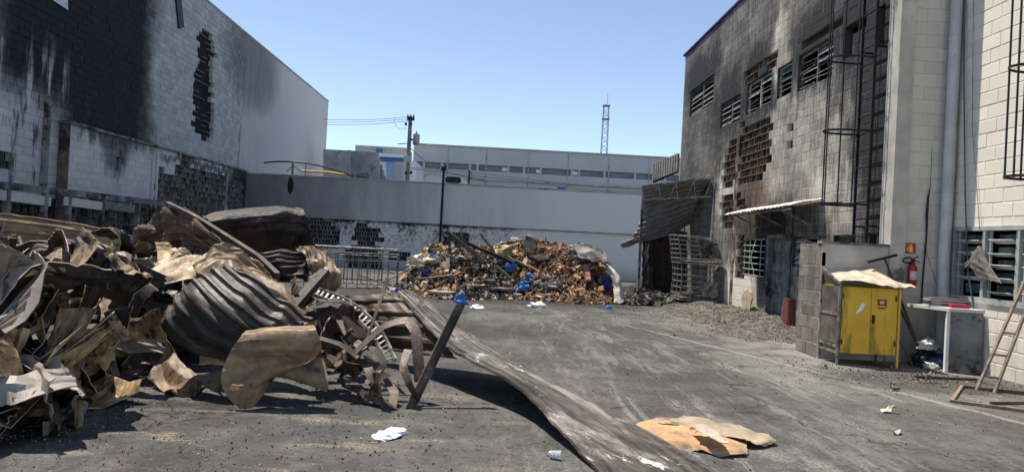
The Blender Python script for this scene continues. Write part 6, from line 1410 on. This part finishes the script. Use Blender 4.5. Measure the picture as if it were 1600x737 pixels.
# telecom mast
TW = thing('lattice_mast', 'tall thin lattice telecom mast far behind the warehouse', 'mast', ony(945, 380, 150) * Vector((1, 1, 0)))
tb, tt = ony(943.2, 250, 150), ony(947.4, 164, 150); cx_ = (tb.x + tt.x) / 2
def leg(sx, sy, z): 
    k = (z - tb.z) / (tt.z - tb.z); w = .62 - .12 * k; return Vector((cx_ + sx * w, 150 + sy * w, z))
MST = simple('mast_steel', (.33, .30, .30), .6, .3, var=.2)
for sx, sy in ((-1, -1), (1, -1), (1, 1), (-1, 1)):
    mb = MB(); mb.bar(leg(sx, sy, 0), leg(sx, sy, tt.z), .11, .11, up=(0, 1, 0)); mb.build('leg', MST, TW)
nz_ = 16; zz_ = np.linspace(tb.z - 2, tt.z, nz_)
for i in range(nz_ - 1):
    for (a, b) in (((-1, -1), (1, -1)), ((1, 1), (-1, 1))):
        mb = MB(); k = i % 2; mb.bar(leg(*(a if k else b), zz_[i]), leg(*(b if k else a), zz_[i + 1]), .07, .07, up=(0, 1, 0)); mb.build('brace', MST, TW)
for z in (tt.z - .3, tt.z - 3.0): mb = MB(); mb.box2((cx_ - .75, 149.3, z), (cx_ + .75, 150.7, z + .2)); mb.build('platform', MST, TW)
mb = MB(); mb.tube([(cx_ + .2, 150, tt.z), (cx_ + .2, 150, tt.z + 2.2)], .05, 6); mb.build('antenna', MST, TW)
# lamp post standing before the boundary wall
LPp = ony(689, 350, YBK - .3); LT = thing('lamp_post', 'black lamp post with round head against the boundary wall', 'lamp post', (LPp.x, YBK - .3, 0))
lt = ony(691, 263, YBK - .3)
mb = MB(); mb.tube([(LPp.x, YBK - .3, 0), (LPp.x, YBK - .3, lt.z)], .055, 10); mb.build('post', MATS['black_metal'], LT, 60)
mb = MB(); mb.lathe((LPp.x, YBK - .3, lt.z - .12), [(.06, 0), (.11, .05), (.13, .13), (.11, .22), (.05, .27)], 14); mb.build('head', MATS['black_metal'], LT, 50)
# things showing above the wall top
HR = thing('arched_handrail', 'dark arched rail with posts above the boundary wall', 'handrail', (-9.5, 34.5, 4))
A_ = [Vector(p) for p in spline(np.array([tuple(ony(*p)) for p in ((412, 254, 34.6), (450, 252.5, 34.6), (500, 259, 34.6), (553, 275, 34.6))]), 16)]
mb = MB(); mb.tube(A_, .035, 7); mb.build('arch', MATS['black_metal'], HR, 60)
for px, t_ in ((458, 253), (478, 256)): mb = MB(); p = ony(px, t_, 34.6); mb.tube([(p.x, 34.6, 3.2), p], .05 if px == 458 else .02, 7); mb.build('post', MATS['grey_metal'], HR, 60)
for (a, b) in (((458, 258), (470, 268)), ((458, 258), (448, 268))): mb = MB(); mb.tube([ony(*a, 34.6), ony(*b, 34.6)], .02, 6); mb.build('brace', MATS['grey_metal'], HR, 60)
mb = MB(); mb.tube([ony(470, 267, 34.8), ony(510, 269, 34.8), ony(548, 274, 34.8)], .05, 8); tag(mb.build('yellow_rail', simple('yellow_rail_paint', (.60, .36, .05), .5), None, 60, loc=ony(510, 269, 34.8)), 'yellow pipe rail just above the boundary wall', 'rail')
TRK = thing('parked_bus', 'white bus roof with dark rounded window showing above the boundary wall', 'bus', ony(695, 368, 45) * Vector((1, 1, 0)))
p0_, p1_ = ony(664, 274, 45), ony(728, 276, 45)
mb = MB(); mb.prism([Vector((p0_.x, 45, .6)), Vector((p1_.x, 45, .6)), Vector((p1_.x, 45, p0_.z - .15)), Vector((p1_.x - .2, 45, p0_.z)), Vector((p0_.x + .2, 45, p0_.z)), Vector((p0_.x, 45, p0_.z - .15))], (0, 8, 0)); mb.build('body', WHP, TRK)
wz = ony(708, 281, 44.95); pts = [wz + Vector((.48 * math.copysign(abs(math.cos(a)) ** .5, math.cos(a)), 0, .19 * math.copysign(abs(math.sin(a)) ** .5, math.sin(a)))) for a in np.linspace(0, 2 * math.pi, 20)[:-1]]
mb = MB(); mb.prism(pts, (0, .04, 0)); mb.build('window', MATS['black_metal'], TRK)
for dx in (-.8, .8):
    mb = MB(); mb.lathe((wz.x + dx, 44.9, .5), [(.5, 0), (.5, .3)], 16, axis=(0, 1, 0)); mb.build('wheel', MATS['black_metal'], TRK)
SP = thing('short_pole', 'short dark post with small lamp just above the boundary wall', 'post', ony(733, 370, 36) * Vector((1, 1, 0)))
a = ony(733.5, 266, 36); mb = MB(); mb.tube([(a.x, 36, 0), a], .045, 7); mb.build('post', MATS['black_metal'], SP, 60)
mb = MB(); mb.tube([a + Vector((.0, 0, -.05)), a + Vector((.12, 0, -.12)), a + Vector((.14, 0, -.32)), a + Vector((.02, 0, -.45))], .018, 6); mb.build('loop', MATS['black_metal'], SP, 60)
p = ony(877, 292.5, 35.5); mb = MB(); mb.lathe((p.x, 35.5, 0), [(.30, 0), (.26, p.z - .3), (.22, p.z), (.02, p.z + .05)], 14); tag(mb.build('blue_tank', simple('blue_tank_plastic', (.02, .08, .30), .4), None, 50, loc=(p.x, 35.5, 0)), 'blue plastic tank just showing above the boundary wall', 'tank')
